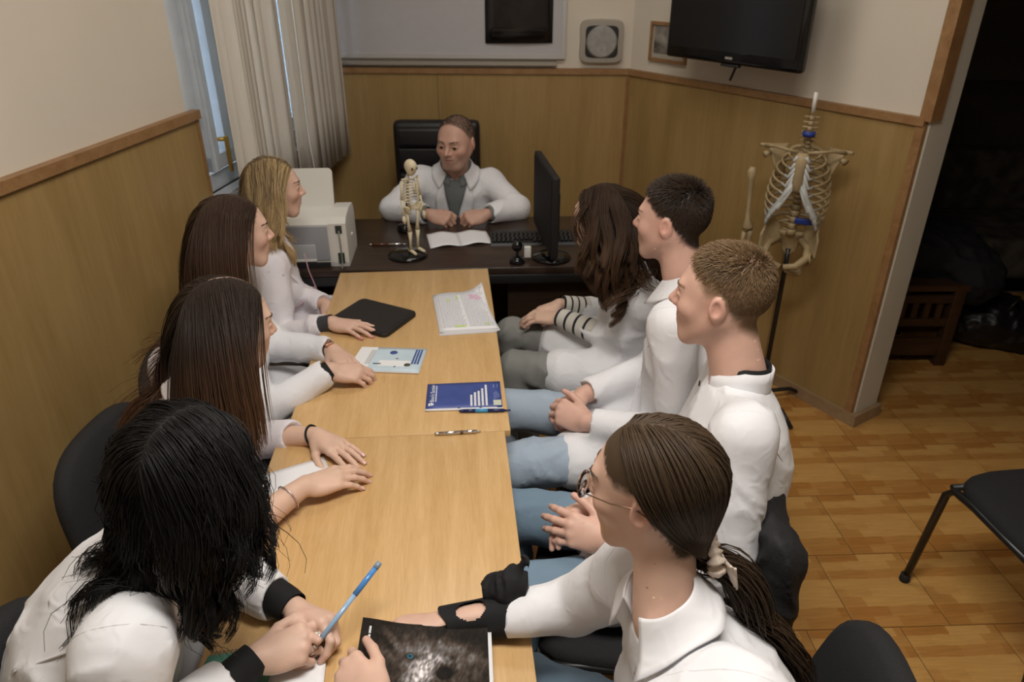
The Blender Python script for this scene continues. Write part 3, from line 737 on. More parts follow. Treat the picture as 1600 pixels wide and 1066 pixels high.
ink = mat('grey_ink', (0.42, 0.43, 0.52), 0.8)
t = empty('lecture_notes', (-0.17, 2.4, 0.75), 0, 'stack of handwritten notes with pink and green highlighter marks', 'notes')
A, B, C_, D = [Vector(p) for p in ((-0.300, 2.545), (-0.118, 2.575), (-0.047, 2.259), (-0.243, 2.234))]
def nl(u, v): return A.lerp(B, u).lerp(D.lerp(C_, u), v)
def curlf(u, v): return 0.045 * max(0, u - 0.45) ** 2 / 0.3 * max(0, 1 - v * 2.2) + 0.006 * math.sin(u * 5) * (1 - v)
for i in range(5):
    j = 0.006 * (i % 3) - 0.006
    m = MB(); quad_sheet(m, (A.x + j, A.y + j * 0.5), (B.x + j - 0.01 * (4 - i), B.y + j), (C_.x + j, C_.y - 0.003 * (4 - i)), (D.x + j, D.y - 0.004 * (4 - i)), 0.752 + i * 0.0022, 0.0012, (lambda u, v, k=i: curlf(u, v) * k / 4), 11, 11)
    pg = m.build('sheet', paper, t)
m = MB(); rr = random.Random(4)
for r in range(24):
    v = 0.06 + r * 0.037
    for c in range(2):
        u = 0.05 + 0.47 * c
        while u < 0.46 + 0.47 * c:
            w = rr.uniform(0.02, 0.06)
            if u + w > 0.49 + 0.47 * c: break
            def fn(a, b, u=u, w=w, v=v):
                p = nl(u + w * a, v + 0.010 * b); return (p.x, p.y, 0.7613 + 0.0006 + curlf(u + w * a, v + 0.01 * b))
            m.grid(fn, 2, 2); u += w + 0.012
o = m.build('handwriting', ink, pg); o['kind'] = 'stuff'
for nm, cc, spots in (('pink_marks', (0.85, 0.25, 0.50), [(0.68, 0.12, 0.10, 0.02), (0.70, 0.16, 0.16, 0.02), (0.68, 0.20, 0.2, 0.02), (0.78, 0.24, 0.12, 0.02)]), ('green_marks', (0.62, 0.78, 0.25), [(0.2, 0.2, 0.10, 0.05), (0.25, 0.88, 0.2, 0.05), (0.8, 0.85, 0.08, 0.05), (0.42, 0.1, 0.04, 0.12)])):
    m = MB()
    for u, v, w, h in spots:
        def fn(a, b): p = nl(u + w * a, v + h * b); return (p.x, p.y, 0.7613 + 0.0004 + curlf(u + w * a, v + h * b))
        m.grid(fn, 3, 3)
    m.build(nm, mat(nm, cc, 0.7), pg)

t = empty('white_booklet', (-0.4, 2.05, 0.75), 0, 'pale blue and white printed booklet lying near the folded hands', 'booklet')
A, B, C_, D = [Vector(p) for p in ((-0.500, 2.125), (-0.282, 2.112), (-0.291, 1.955), (-0.520, 1.972))]
m = MB(); quad_sheet(m, A, B, C_, D, 0.757, 0.006); m.build('pages', paper, t)
m = MB(); quad_sheet(m, A, B, C_, D, 0.7575, 0.0005); cv = m.build('cover', mat('pale_blue_print', (0.56, 0.68, 0.76), 0.45, noise=0.08, nscale=9), t)
def on_cover(name, rects, ma, z, A=A, B=B, C_=C_, D=D, parent=None):
    m = MB()
    for u, v, w, h in rects:
        def fn(a, b): p = A.lerp(B, u + w * a).lerp(D.lerp(C_, u + w * a), v + h * b); return (p.x, p.y, z)
        m.grid(fn, 2, 2)
    return m.build(name, ma, parent)
white_ink = mat('white_print', (0.82, 0.83, 0.84), 0.5); navy_ink = mat('navy_print', (0.05, 0.09, 0.28), 0.5)
on_cover('white_band', [(0.0, 0.0, 0.26, 1.0), (0.38, 0.55, 0.45, 0.24)], white_ink, 0.75775, parent=cv)
on_cover('title_bars', [(0.845, 0.06, 0.028, 0.62), (0.885, 0.06, 0.028, 0.62), (0.925, 0.06, 0.028, 0.62)], navy_ink, 0.75785, parent=cv)
on_cover('small_print', [(0.19 + 0.02 * k, 0.12, 0.006, 0.62) for k in range(4)] + [(0.31, 0.68, 0.11, 0.05), (0.62, 0.78, 0.025, 0.05), (0.60, 0.45, 0.04, 0.04)], mat('dark_print', (0.10, 0.11, 0.14), 0.5), 0.7579, parent=cv)
p = A.lerp(B, 0.53).lerp(D.lerp(C_, 0.53), 0.22); m = MB(); m.lathe([(0.0125, 0.7579), (0.0125, 0.7582)], (p.x, p.y, 0), 20); m.build('round_logo', navy_ink, cv)
p = A.lerp(B, 0.80).lerp(D.lerp(C_, 0.80), 0.72); m = MB(); m.lathe([(0.0105, 0.7579), (0.0105, 0.7582)], (p.x, p.y, 0), 14); m.build('dark_emblem', mat('dark_olive_print', (0.07, 0.07, 0.05), 0.5), cv)

t = empty('blue_booklet', (-0.14, 1.82, 0.75), 0, 'royal blue printed booklet with white title lines', 'booklet')
A, B, C_, D = [Vector(p) for p in ((-0.256, 1.885), (-0.037, 1.903), (-0.027, 1.760), (-0.249, 1.748))]
m = MB(); quad_sheet(m, A, B, (C_.x, C_.y - 0.006), (D.x, D.y - 0.006), 0.756, 0.005); m.build('pages', paper, t)
m = MB(); quad_sheet(m, A, B, C_, D, 0.7568, 0.0006); cv = m.build('cover', mat('royal_blue_print', (0.045, 0.075, 0.27), 0.42, noise=0.18, nscale=14), t)
kw = dict(A=A, B=B, C_=C_, D=D, parent=cv)
on_cover('logo_mark', [(0.035, 0.80, 0.025, 0.10), (0.065, 0.77, 0.02, 0.12), (0.088, 0.80, 0.014, 0.08)], white_ink, 0.7571, **kw)
on_cover('address_lines', [(0.90, 0.45, 0.006, 0.25), (0.92, 0.40, 0.006, 0.30), (0.94, 0.42, 0.006, 0.25), (0.96, 0.48, 0.006, 0.18), (0.90, 0.12, 0.010, 0.14), (0.95, 0.10, 0.006, 0.16)], mat('pale_blue_ink', (0.25, 0.30, 0.52), 0.5), 0.7571, **kw)
on_cover('seal', [(0.885, 0.74, 0.105, 0.20)], mat('pale_seal_print', (0.55, 0.58, 0.48), 0.5), 0.7571, **kw)
on_cover('tab_marks', [(0.42, 0.99, 0.03, 0.03), (0.70, 0.99, 0.03, 0.03), (0.93, 0.99, 0.06, 0.03)], MATS['navy_plastic'], 0.7572, **kw)
def rot_text(txt, u, v, size, ma, name='lettering'):
    """text that reads along the short side of the cover (bottom to top)"""
    cu = bpy.data.curves.new(name, 'FONT'); cu.body = txt; cu.size = size; cu.extrude = 0.00005; cu.align_x = 'LEFT'
    tmp = bpy.data.objects.new(name, cu); COL.objects.link(tmp)
    dg = bpy.context.evaluated_depsgraph_get(); me = bpy.data.meshes.new_from_object(tmp.evaluated_get(dg))
    bpy.data.objects.remove(tmp)
    p = A.lerp(B, u).lerp(D.lerp(C_, u), v); ang = math.atan2(A.y - D.y, A.x - D.x)
    me.transform(Matrix.Translation((p.x, p.y, 0.7573)) @ Matrix.Rotation(ang, 4, 'Z'))
    return put(name, me, ma, cv)
rot_text("Bion'y Santier", 0.105, 0.75, 0.0175, white_ink)
on_cover('fine_print_line', [(0.122, 0.745 - 0.031 * (j + 1), 0.013, 0.026) for j in range(21)], white_ink, 0.7571, **kw)
for k, (u, top) in enumerate(((0.595, 0.48), (0.645, 0.37), (0.695, 0.33), (0.745, 0.25), (0.795, 0.12))):
    n = int((0.94 - top) / 0.05); words_ = 'НЕСТАНДАРТНИЙ'[:max(4, min(13, n))]
    on_cover('title_line', [(u - 0.012, 0.94 - 0.048 * (j + 1) + 0.006, 0.028, 0.040) for j in range(int((0.94 - top) / 0.048))], white_ink, 0.7571, **kw)

m = MB(); quad_sheet(m, (-0.490, 1.528), (-0.440, 1.430), (-0.590, 1.335), (-0.660, 1.435), 0.7512, 0.0009)
tag(m.build('paper_sheet', paper), 'blank white sheet under the stacked hands on the near table', 'paper')
# green spiral notebook and a loose page
t = empty('spiral_notebook', (-0.52, 0.87, 0.75), 0, 'green spiral notebook under the hands holding the pen', 'notebook')
A, B, C_, D = [Vector(p) for p in ((-0.560, 0.912), (-0.420, 0.935), (-0.395, 0.740), (-0.580, 0.720))]
m = MB(); quad_sheet(m, A, B, C_, D, 0.757, 0.006); m.build('pages', paper, t)
m = MB(); quad_sheet(m, A, B, C_, D, 0.7578, 0.0008); m.build('cover', mat('sea_green_cover', (0.13, 0.36, 0.27), 0.35, noise=0.12, nscale=16), t)
m = MB()
for k in range(20):
    p = A.lerp(B, 0.03 + k * 0.049); m.tube([(p.x + 0.0035 * math.sin(a_), p.y + 0.004 + 0.004 * math.cos(a_), 0.7545 + 0.005 * math.sin(a_ + 0.6)) for a_ in [2 * math.pi * q / 8 for q in range(9)]], 0.0008, 4, cap=False)
m.build('spiral', mat('dark_green_wire', (0.05, 0.16, 0.12), 0.4), t)
m = MB(); quad_sheet(m, (-0.435, 0.925), (-0.345, 0.935), (-0.325, 0.790), (-0.43, 0.775), 0.7592, 0.0012)
tag(m.build('paper_slip', paper), 'small white paper under the ringed hand by the notebook', 'paper')
m = MB(); m.grid(lambda u, v: (1.60 + 0.05 * u + 0.02 * v, 1.525 - 0.055 * u + 0.03 * v, 0.004 + 0.006 * math.sin(3 * u)), 5, 3, 0.001)
tag(m.build('paper_scrap', mat('pale_blue_scrap', (0.55, 0.58, 0.66), 0.7)), 'pale scrap of paper on the tiles at the right', 'paper')
# ------------------------------------------------------------------ smooth solids: signed distances meshed with OpenVDB
import openvdb as vdb
F32 = np.float32
def A3(p): return np.array(p, dtype=F32)
def unit(v):
    v = np.array(v, dtype=np.float64); return v / (np.linalg.norm(v) + 1e-12)
_perm = np.random.default_rng(3).integers(0, 2 ** 16, size=(64, 64, 64)).astype(F32) / 65536.0
def vnoise(P):
    """smooth value noise in 0..1"""
    i = np.floor(P).astype(np.int32); f = P - i; f = f * f * (3 - 2 * f)
    i &= 63; j = (i + 1) & 63
    x0, y0, z0 = i[..., 0], i[..., 1], i[..., 2]; x1, y1, z1 = j[..., 0], j[..., 1], j[..., 2]
    fx, fy, fz = f[..., 0], f[..., 1], f[..., 2]
    def L(a, b, t): return a + (b - a) * t
    return L(L(L(_perm[x0, y0, z0], _perm[x1, y0, z0], fx), L(_perm[x0, y1, z0], _perm[x1, y1, z0], fx), fy),
             L(L(_perm[x0, y0, z1], _perm[x1, y0, z1], fx), L(_perm[x0, y1, z1], _perm[x1, y1, z1], fx), fy), fz)

class Solid:
    """an ordered list of primitives joined (u) or cut (s) with smooth radius k"""
    def __init__(self): self.items = []; self.disp = None
    def _put(self, op, k, fn, lo, hi):
        self.items.append((op, k, fn, np.array(lo, dtype=F32), np.array(hi, dtype=F32))); return self
    def rc(self, a, b, ra, rb, k=0.01, op='u'):
        a, b = A3(a), A3(b); ba = b - a; L2 = float(ba @ ba) + 1e-12; dr = rb - ra
        def fn(P):
            q = P - a
            h = np.clip((q @ ba) / F32(L2), 0, 1)
            q = q - h[..., None] * ba
            return np.sqrt(np.einsum('...i,...i->...', q, q)) - (F32(ra) + F32(dr) * h)
        r = max(ra, rb); return self._put(op, k, fn, np.minimum(a, b) - r, np.maximum(a, b) + r)
    def chain(self, pts, rs, k=0.01):
        for i in range(len(pts) - 1): self.rc(pts[i], pts[i + 1], rs[i], rs[i + 1], k if i else k)
        return self
    def el(self, c, r, R=None, k=0.01, op='u'):
        c = A3(c); r = A3(r); M = np.eye(3, dtype=F32) if R is None else np.array(R, dtype=F32)   # columns = local axes
        def fn(P):
            q = (P - c) @ M
            qa = q / r; k0 = np.sqrt(np.einsum('...i,...i->...', qa, qa)) + F32(1e-9)
            qb = qa / r; k1 = np.sqrt(np.einsum('...i,...i->...', qb, qb)) + F32(1e-9)
            return k0 * (k0 - 1) / k1
        ext = np.abs(M) @ r; return self._put(op, k, fn, c - ext, c + ext)
    def rbox(self, c, h, R=None, rad=0.01, k=0.005, op='u'):
        c = A3(c); h = A3(h) - F32(rad); M = np.eye(3, dtype=F32) if R is None else np.array(R, dtype=F32)
        def fn(P):
            q = np.abs((P - c) @ M) - h
            m = np.maximum(q, 0)
            return np.sqrt(np.einsum('...i,...i->...', m, m)) + np.minimum(q.max(-1), 0) - F32(rad)
        ext = np.abs(M) @ (h + F32(rad)); return self._put(op, k, fn, c - ext, c + ext)
    def sweep(self, P0, P1, X, Y, ts, ws, ds, bow=0.0, k=0.02):
        """elliptical trunk from P0 to P1: half widths ws along X, half depths ds along Y"""
        P0, P1, X, Y = A3(P0), A3(P1), A3(X), A3(Y); ax = P1 - P0; L = float(np.linalg.norm(ax)); ax = ax / F32(L)
        ts, ws, ds = [np.array(v, dtype=F32) for v in (ts, ws, ds)]
        def fn(P):
            q = P - P0; h = q @ ax / F32(L); t = np.clip(h, 0, 1)
            u = q @ X; v = q @ Y + F32(bow) * 4 * t * (1 - t)
            w = np.interp(t, ts, ws).astype(F32); d = np.interp(t, ts, ds).astype(F32)
            a, b = u / w, v / d; k0 = np.sqrt(a * a + b * b) + F32(1e-9)
            a, b = a / w, b / d; k1 = np.sqrt(a * a + b * b) + F32(1e-9)
            dl = k0 * (k0 - 1) / k1
            e = np.maximum(np.abs(h - F32(0.5)) - F32(0.5), 0) * F32(L)
            return np.where(e > 0, np.sqrt(np.maximum(dl, 0) ** 2 + e * e), dl)
        r = max(ws.max(), ds.max()) + abs(bow)
        return self._put('u', k, fn, np.minimum(P0, P1) - r, np.maximum(P0, P1) + r)
    def group(self, other, k=0.004):
        us = [it for it in other.items if it[0] == 'u']
        self.items.append(('u', k, other.ev, np.min([it[3] for it in us], 0), np.max([it[4] for it in us], 0), other)); return self
    @staticmethod
    def prune(items, c, half):
        use = []
        for it in items:
            gap = np.maximum(np.maximum(it[3] - (c + half), (c - half) - it[4]), 0)
            if gap @ gap < (0.02 + it[1]) ** 2:
                if len(it) > 5:
                    sub = Solid.prune(it[5].items, c, half)
                    if not any(q[0] == 'u' for q in sub): continue
                    o = Solid(); o.items = sub; it = (it[0], it[1], o.ev, it[3], it[4])
                use.append(it)
        return use
    def ev(self, P, items=None):
        P = np.asarray(P, dtype=F32); d = None
        for it in (self.items if items is None else items):
            op, k, fn = it[0], it[1], it[2]; e = fn(P)
            if d is None: d = e if op == 'u' else np.full(e.shape, 1.0, F32); continue
            if op == 'u':
                if k > 0:
                    h = np.maximum(k - np.abs(d - e), 0) / F32(k); d = np.minimum(d, e) - h * h * F32(k * 0.25)
                else: d = np.minimum(d, e)
            else:
                e = -e
                if k > 0:
                    h = np.maximum(k - np.abs(d - e), 0) / F32(k); d = np.maximum(d, e) + h * h * F32(k * 0.25)
                else: d = np.maximum(d, e)
        if d is None: return np.full(P.shape[:-1], 1.0, F32)
        if self.disp is not None:
            near = np.abs(d) < 0.04
            if near.any(): d = d.copy(); d[near] += self.disp(P[near])
        return d
    def grad(self, P, e=0.004):
        d0 = self.ev(P); g = np.stack([self.ev(P + A3(v) * F32(e)) - d0 for v in ((1, 0, 0), (0, 1, 0), (0, 0, 1))], -1)
        return d0, g / (np.linalg.norm(g, axis=-1, keepdims=True) + 1e-9)
    def trace(self, o, d, steps=60):
        o, d = np.array(o, F32), np.array(unit(d), F32)
        for _ in range(steps):
            o = o + d * (self.ev(o[None])[0] * F32(0.8))
        return o
    def quads(self, vox, adapt=0.0):
        us = [it for it in self.items if it[0] == 'u']
        lo = np.min([it[3] for it in us], 0) - 0.02; hi = np.max([it[4] for it in us], 0) + 0.02
        B = 20; nb = np.ceil((hi - lo) / (vox * B)).astype(int) + 1
        g = vdb.FloatGrid(3 * vox)
        loc = np.stack(np.meshgrid(*[np.arange(B, dtype=F32)] * 3, indexing='ij'), -1) * F32(vox)
        half = vox * B / 2; R = half * 1.75
        for ix in range(nb[0]):
            for iy in range(nb[1]):
                for iz in range(nb[2]):
                    b0 = lo + np.array([ix, iy, iz]) * (B * vox); c = b0 + half
                    use = Solid.prune(self.items, c, half)
                    if not any(it[0] == 'u' for it in use): continue
                    dc = float(self.ev(np.array([c], F32), use)[0])
                    ijk = (ix * B, iy * B, iz * B)
                    if dc > R * 1.4: continue
                    if dc < -R * 1.5:
                        g.fill(ijk, (ijk[0] + B - 1, ijk[1] + B - 1, ijk[2] + B - 1), -3 * vox, False); continue
                    d = self.ev(loc + b0.astype(F32), use)
                    g.copyFromArray(np.clip(d, -3 * vox, 3 * vox), ijk=ijk)
        p, tri, q = g.convertToPolygons(isovalue=0.0, adaptivity=adapt)
        return p.astype(np.float32) * vox + lo.astype(np.float32), tri[:, ::-1].copy(), q[:, ::-1].copy()

def raw_mesh(name, verts, tris=None, quads=None, colors=None, smooth=True):
    me = bpy.data.meshes.new(name)
    nt_, nq = (0 if tris is None else len(tris)), (0 if quads is None else len(quads))
    me.vertices.add(len(verts)); me.vertices.foreach_set('co', np.ascontiguousarray(verts, dtype=np.float32).ravel())
    idx = np.concatenate([np.asarray(x, dtype=np.int32).ravel() for x in (tris, quads) if x is not None and len(x)])
    me.loops.add(len(idx)); me.loops.foreach_set('vertex_index', idx)
    me.polygons.add(nt_ + nq)
    st = np.concatenate([np.arange(nt_) * 3, nt_ * 3 + np.arange(nq) * 4]).astype(np.int32)
    me.polygons.foreach_set('loop_start', st)
    if smooth: me.polygons.foreach_set('use_smooth', np.ones(nt_ + nq, dtype=bool))
    if colors is not None:
        at = me.color_attributes.new('Col', 'FLOAT_COLOR', 'POINT')
        c4 = np.ones((len(verts), 4), dtype=np.float32); c4[:, :3] = colors; at.data.foreach_set('color', c4.ravel())
    me.update(calc_edges=True); me.validate()
    return me
def solid_mesh(name, S, vox, color_fn=None, adapt=0.0):
    p, t, q = S.quads(vox, adapt)
    return raw_mesh(name, p, t, q, color_fn(p) if color_fn else None)
def folds(seed, amp=0.012, f1=(7, 7, 4), amp2=0.010, f2=(11, 11, 7)):
    """cloth creases: broad swells plus sharper, wandering ridges"""
    o = F32(seed * 7.31)
    f1, f2 = A3(f1), A3(f2)
    def fn(P):
        w = vnoise(P * F32(4) + o); w2 = vnoise(P * F32(5) - o)
        n1 = vnoise(P * f1 + o); Q = P * f2 + o; Q = Q + np.stack([w * F32(2.6), w2 * F32(2.6), (w + w2) * F32(1.2)], -1)
        n2 = 1 - np.abs(2 * vnoise(Q) - 1); n2 = n2 ** 3
        n3 = 1 - np.abs(2 * vnoise(Q * F32(2.3) + F32(5)) - 1); n3 = n3 ** 3; m3 = vnoise(P * F32(8) + o + F32(9))
        return (F32(amp) * (n1 - F32(0.5)) - F32(amp2) * (n2 - F32(0.3)) - F32(amp2 * 0.7) * m3 * m3 * (n3 - F32(0.2))).astype(F32)
    return fn
# ------------------------------------------------------------------ people
def attr_material(name, rough, sss=0.0, bump=0.0, bscale=400, spec=0.4, aniso=0.0, sheen=0.0):
    m, nt, b = nodes_of(name)
    a = N(nt, 'VertexColor'); a.layer_name = 'Col'
    nt.links.new(a.outputs['Color'], b.inputs['Base Color'])
    b.inputs['Roughness'].default_value = rough; b.inputs['Specular IOR Level'].default_value = spec
    if sss:
        b.inputs['Subsurface Weight'].default_value = sss; b.inputs['Subsurface Radius'].default_value = (0.012, 0.004, 0.002); b.inputs['Subsurface Scale'].default_value = 0.6
    if bump:
        tc = N(nt, 'TexCoord'); n2 = N(nt, 'TexNoise', Scale=bscale, Detail=3.0); nt.links.new(tc.outputs['Object'], n2.inputs['Vector'])
        bp = N(nt, 'Bump', Strength=bump, Distance=0.001); nt.links.new(n2.outputs['Fac'], bp.inputs['Height']); nt.links.new(bp.outputs[0], b.inputs['Normal'])
    MATS[name] = m; return m
skin_mat = attr_material('skin', 0.48, sss=0.12, bump=0.25, bscale=500)
hair_mat = attr_material('hair', 0.50, spec=0.28)
def cloth(name, c, noise=0.03, bump=0.35, bscale=13, rough=0.8, sheen=0.0):
    m = mat(name, c, rough, noise=noise, nscale=5, spec=0.3, sheen=sheen)
    nt = m.node_tree; b = nt.nodes['Principled BSDF']
    tc = N(nt, 'TexCoord'); n1 = N(nt, 'TexNoise', noise_type='RIDGED_MULTIFRACTAL', Scale=bscale, Detail=2.0, Distortion=1.2); n2 = N(nt, 'TexNoise', Scale=1400.0, Detail=1.0)
    ad = N(nt, 'Math', operation='MULTIPLY_ADD'); ad.inputs[1].default_value = 0.03
    nt.links.new(tc.outputs['Object'], n1.inputs['Vector']); nt.links.new(tc.outputs['Object'], n2.inputs['Vector'])
    nt.links.new(n2.outputs['Fac'], ad.inputs[0]); nt.links.new(n1.outputs['Fac'], ad.inputs[2])
    bp = N(nt, 'Bump', Strength=bump, Distance=0.004); nt.links.new(ad.outputs[0], bp.inputs['Height']); nt.links.new(bp.outputs[0], b.inputs['Normal'])
    return m
coat_white = cloth('white_coat_cloth', (0.76, 0.76, 0.785), bump=0.5, bscale=22); coat_pink = cloth('rosy_white_coat_cloth', (0.75, 0.71, 0.745), bump=0.5, bscale=22)
black_cloth = cloth('black_knit', (0.010, 0.010, 0.011), bump=0.2); grey_cloth = cloth('grey_shirt_cloth', (0.16, 0.18, 0.18)); dark_grey_cloth = cloth('charcoal_knit', (0.045, 0.045, 0.05))
jeans_light = cloth('light_blue_denim', (0.36, 0.44, 0.53), noise=0.10, bscale=20); jeans_mid = cloth('blue_denim', (0.17, 0.25, 0.33), noise=0.12, bscale=20)
grey_trouser = cloth('grey_trouser_cloth', (0.22, 0.22, 0.205), noise=0.05); black_trouser = cloth('black_trouser_cloth', (0.009, 0.009, 0.010)); navy_cloth = cloth('navy_ribbing', (0.012, 0.014, 0.025))
pink_piping = mat('dusty_pink_piping', (0.45, 0.25, 0.30), 0.7)
eye_white = mat('eye_white', (0.70, 0.66, 0.62), 0.2); iris = mat('brown_iris', (0.04, 0.022, 0.012), 0.15)
nail_mat = mat('pale_pink_nail', (0.75, 0.50, 0.48), 0.25)

class Frame:
    """origin o, columns x y z in the world, scale s"""
    def __init__(self, o, x, y, z, s=1.0, w=1.0): self.o = np.array(o, float); self.M = np.stack([unit(x), unit(y), unit(z)], 1); self.s = s; self.w = w
    def p(self, *q): return self.o + self.M @ (np.array(q, float) * self.s * np.array((self.w, 1, 1)))
    def d(self, *q): return self.M @ np.array(q, float)
    def inv(self, P): return ((P - self.o.astype(F32)) @ self.M.astype(F32)) / (F32(self.s) * np.array((self.w, 1, 1), dtype=F32))

def head_solid(S, H, female):
    s = H.s; M = H.M
    def el(c, r, k, op='u'): S.el(H.p(*c), np.array(r) * s * np.array((H.w, 1, 1)), M, k * s, op)
    def rc(a, b, ra, rb, k, op='u'): S.rc(H.p(*a), H.p(*b), ra * s, rb * s, k * s, op)
    el((0, -0.014, 0.035), (0.074, 0.096, 0.086), 0.01)
    el((0, 0.020, 0.000), (0.066, 0.070, 0.075), 0.03)
    jw = 0.046 if female else 0.055
    el((0, 0.034, -0.050), (jw, 0.050, 0.056), 0.035)
    el((0, 0.066, -0.096), (0.021 if female else 0.025, 0.019, 0.018), 0.030)
    for e in (-1, 1):
        rc((e * (jw + 0.004), -0.008, -0.034), (e * 0.028, 0.060, -0.094), 0.012, 0.015, 0.035)
        el((e * 0.041, 0.060, -0.020), (0.021, 0.021, 0.017), 0.030)
    rc((-0.030, 0.078, 0.024), (0.030, 0.078, 0.024), 0.012, 0.012, 0.022)
    for e in (-1, 1): el((e * 0.030, 0.099, 0.004), (0.018, 0.017, 0.0125), 0.016, 's')
    rc((0, 0.087, 0.014), (0, 0.109, -0.022), 0.0065, 0.0095 if female else 0.0115, 0.012)
    for e in (-1, 1): el((e * 0.0110, 0.098, -0.0265), (0.0075, 0.010, 0.0070), 0.006)
    for e in (-1, 1): el((e * 0.0060, 0.104, -0.0335), (0.0032, 0.005, 0.0028), 0.003, 's')
    el((0, 0.0800, -0.056), (0.030, 0.014, 0.022), 0.020)
    rc((0, 0.0955, -0.041), (0, 0.0935, -0.048), 0.004, 0.004, 0.006)
    for e in (-1, 1):
        rc((e * 0.003, 0.0940, -0.0530), (e * 0.0245, 0.0830, -0.0580), 0.0040, 0.0016, 0.004)
        rc((e * 0.001, 0.0925, -0.0640), (e * 0.0220, 0.0825, -0.0602), 0.0050, 0.0018, 0.004)
    el((0, 0.0985, -0.0585), (0.026, 0.012, 0.0013), 0.003, 's')
    for e in (-1, 1):
        el((e * 0.0305, 0.0785, 0.004), (0.0160, 0.0135, 0.0125), 0.005)
        rc((e * 0.020, 0.0895, 0.0085), (e * 0.040, 0.0865, 0.0075), 0.0032, 0.0030, 0.005)
        el((e * 0.0305, 0.0935, 0.0025), (0.0142, 0.0090, 0.0064), 0.0015, 's')
        # ear: tilted shell with rim and lobe
        ex = M @ np.array([[0.90, e * 0.35, 0.0], [-e * 0.35, 0.90, 0.0], [0, 0, 1]])
        S.el(H.p(e * 0.077, -0.012, 0.000), np.array((0.0085, 0.0185, 0.030)) * s, ex, 0.006 * s)
        S.el(H.p(e * 0.087, -0.010, 0.005), np.array((0.0075, 0.0105, 0.018)) * s, ex, 0.004 * s, 's')
        rc((e * 0.080, 0.003, -0.006), (e * 0.081, 0.001, 0.004), 0.0045, 0.004, 0.004)

def head_colors(H, P, col, skin, lip, brow, hair, scalp_soft=0.006, stubble=None, hairline=True, cut=None, part=None):
    base = col.copy(); q = H.inv(P); x, y, z = q[:, 0], q[:, 1], q[:, 2]
    near = (np.abs(x) < 0.11) & (np.abs(y) < 0.14) & (z > -0.14) & (z < 0.16)
    def mix(mask, c, a=1.0):
        w = np.clip(mask, 0, 1)[:, None] * a * near[:, None]
        col[:] = col * (1 - w) + np.array(c, dtype=F32) * w
    cheek = np.exp(-(((np.abs(x) - 0.042) / 0.022) ** 2 + ((z + 0.022) / 0.02) ** 2)) * (y > 0.03)
    mix(cheek * 0.35, (0.62, 0.26, 0.20))
    mix(np.exp(-((x / 0.016) ** 2 + ((z + 0.026) / 0.014) ** 2)) * (y > 0.09) * 0.35, (0.62, 0.28, 0.22))
    mix((np.abs(x) > 0.070) * np.exp(-((z - 0.0) / 0.035) ** 2 - ((y + 0.01) / 0.03) ** 2) * 0.35, (0.62, 0.25, 0.19))
    lips = np.maximum(1 - np.maximum((np.abs(x) / 0.026) ** 2 + ((z + 0.0585) / 0.0095) ** 2, 0), 0) * 2.2 * (y > 0.075)
    mix(lips, lip, 0.8)
    if stubble is not None: mix(np.clip((-0.035 - z) / 0.02, 0, 1) * (y > 0.0), stubble, 0.35)
    if hairline:
        mix(np.clip((z - scalp_z(y, cut)) / scalp_soft + 0.5, 0, 1) * (np.abs(x) < 0.0765), hair, 1.0)
    if part is not None: mix(np.clip(1.6 - np.abs(x - part) / 0.0028, 0, 1) * (z > 0.07) * (y > -0.05), (0.50, 0.33, 0.26), 0.9)
    return col
def scalp_z(y, cut=None):
    ys = [-0.11, -0.085, -0.055, -0.030, -0.008, 0.018, 0.040, 0.060, 0.080, 0.12]
    zs = [-0.070, -0.070, -0.040, 0.005, 0.022, 0.018, 0.040, 0.068, 0.086, 0.13] if cut is None else cut
    return np.interp(y, ys, zs)

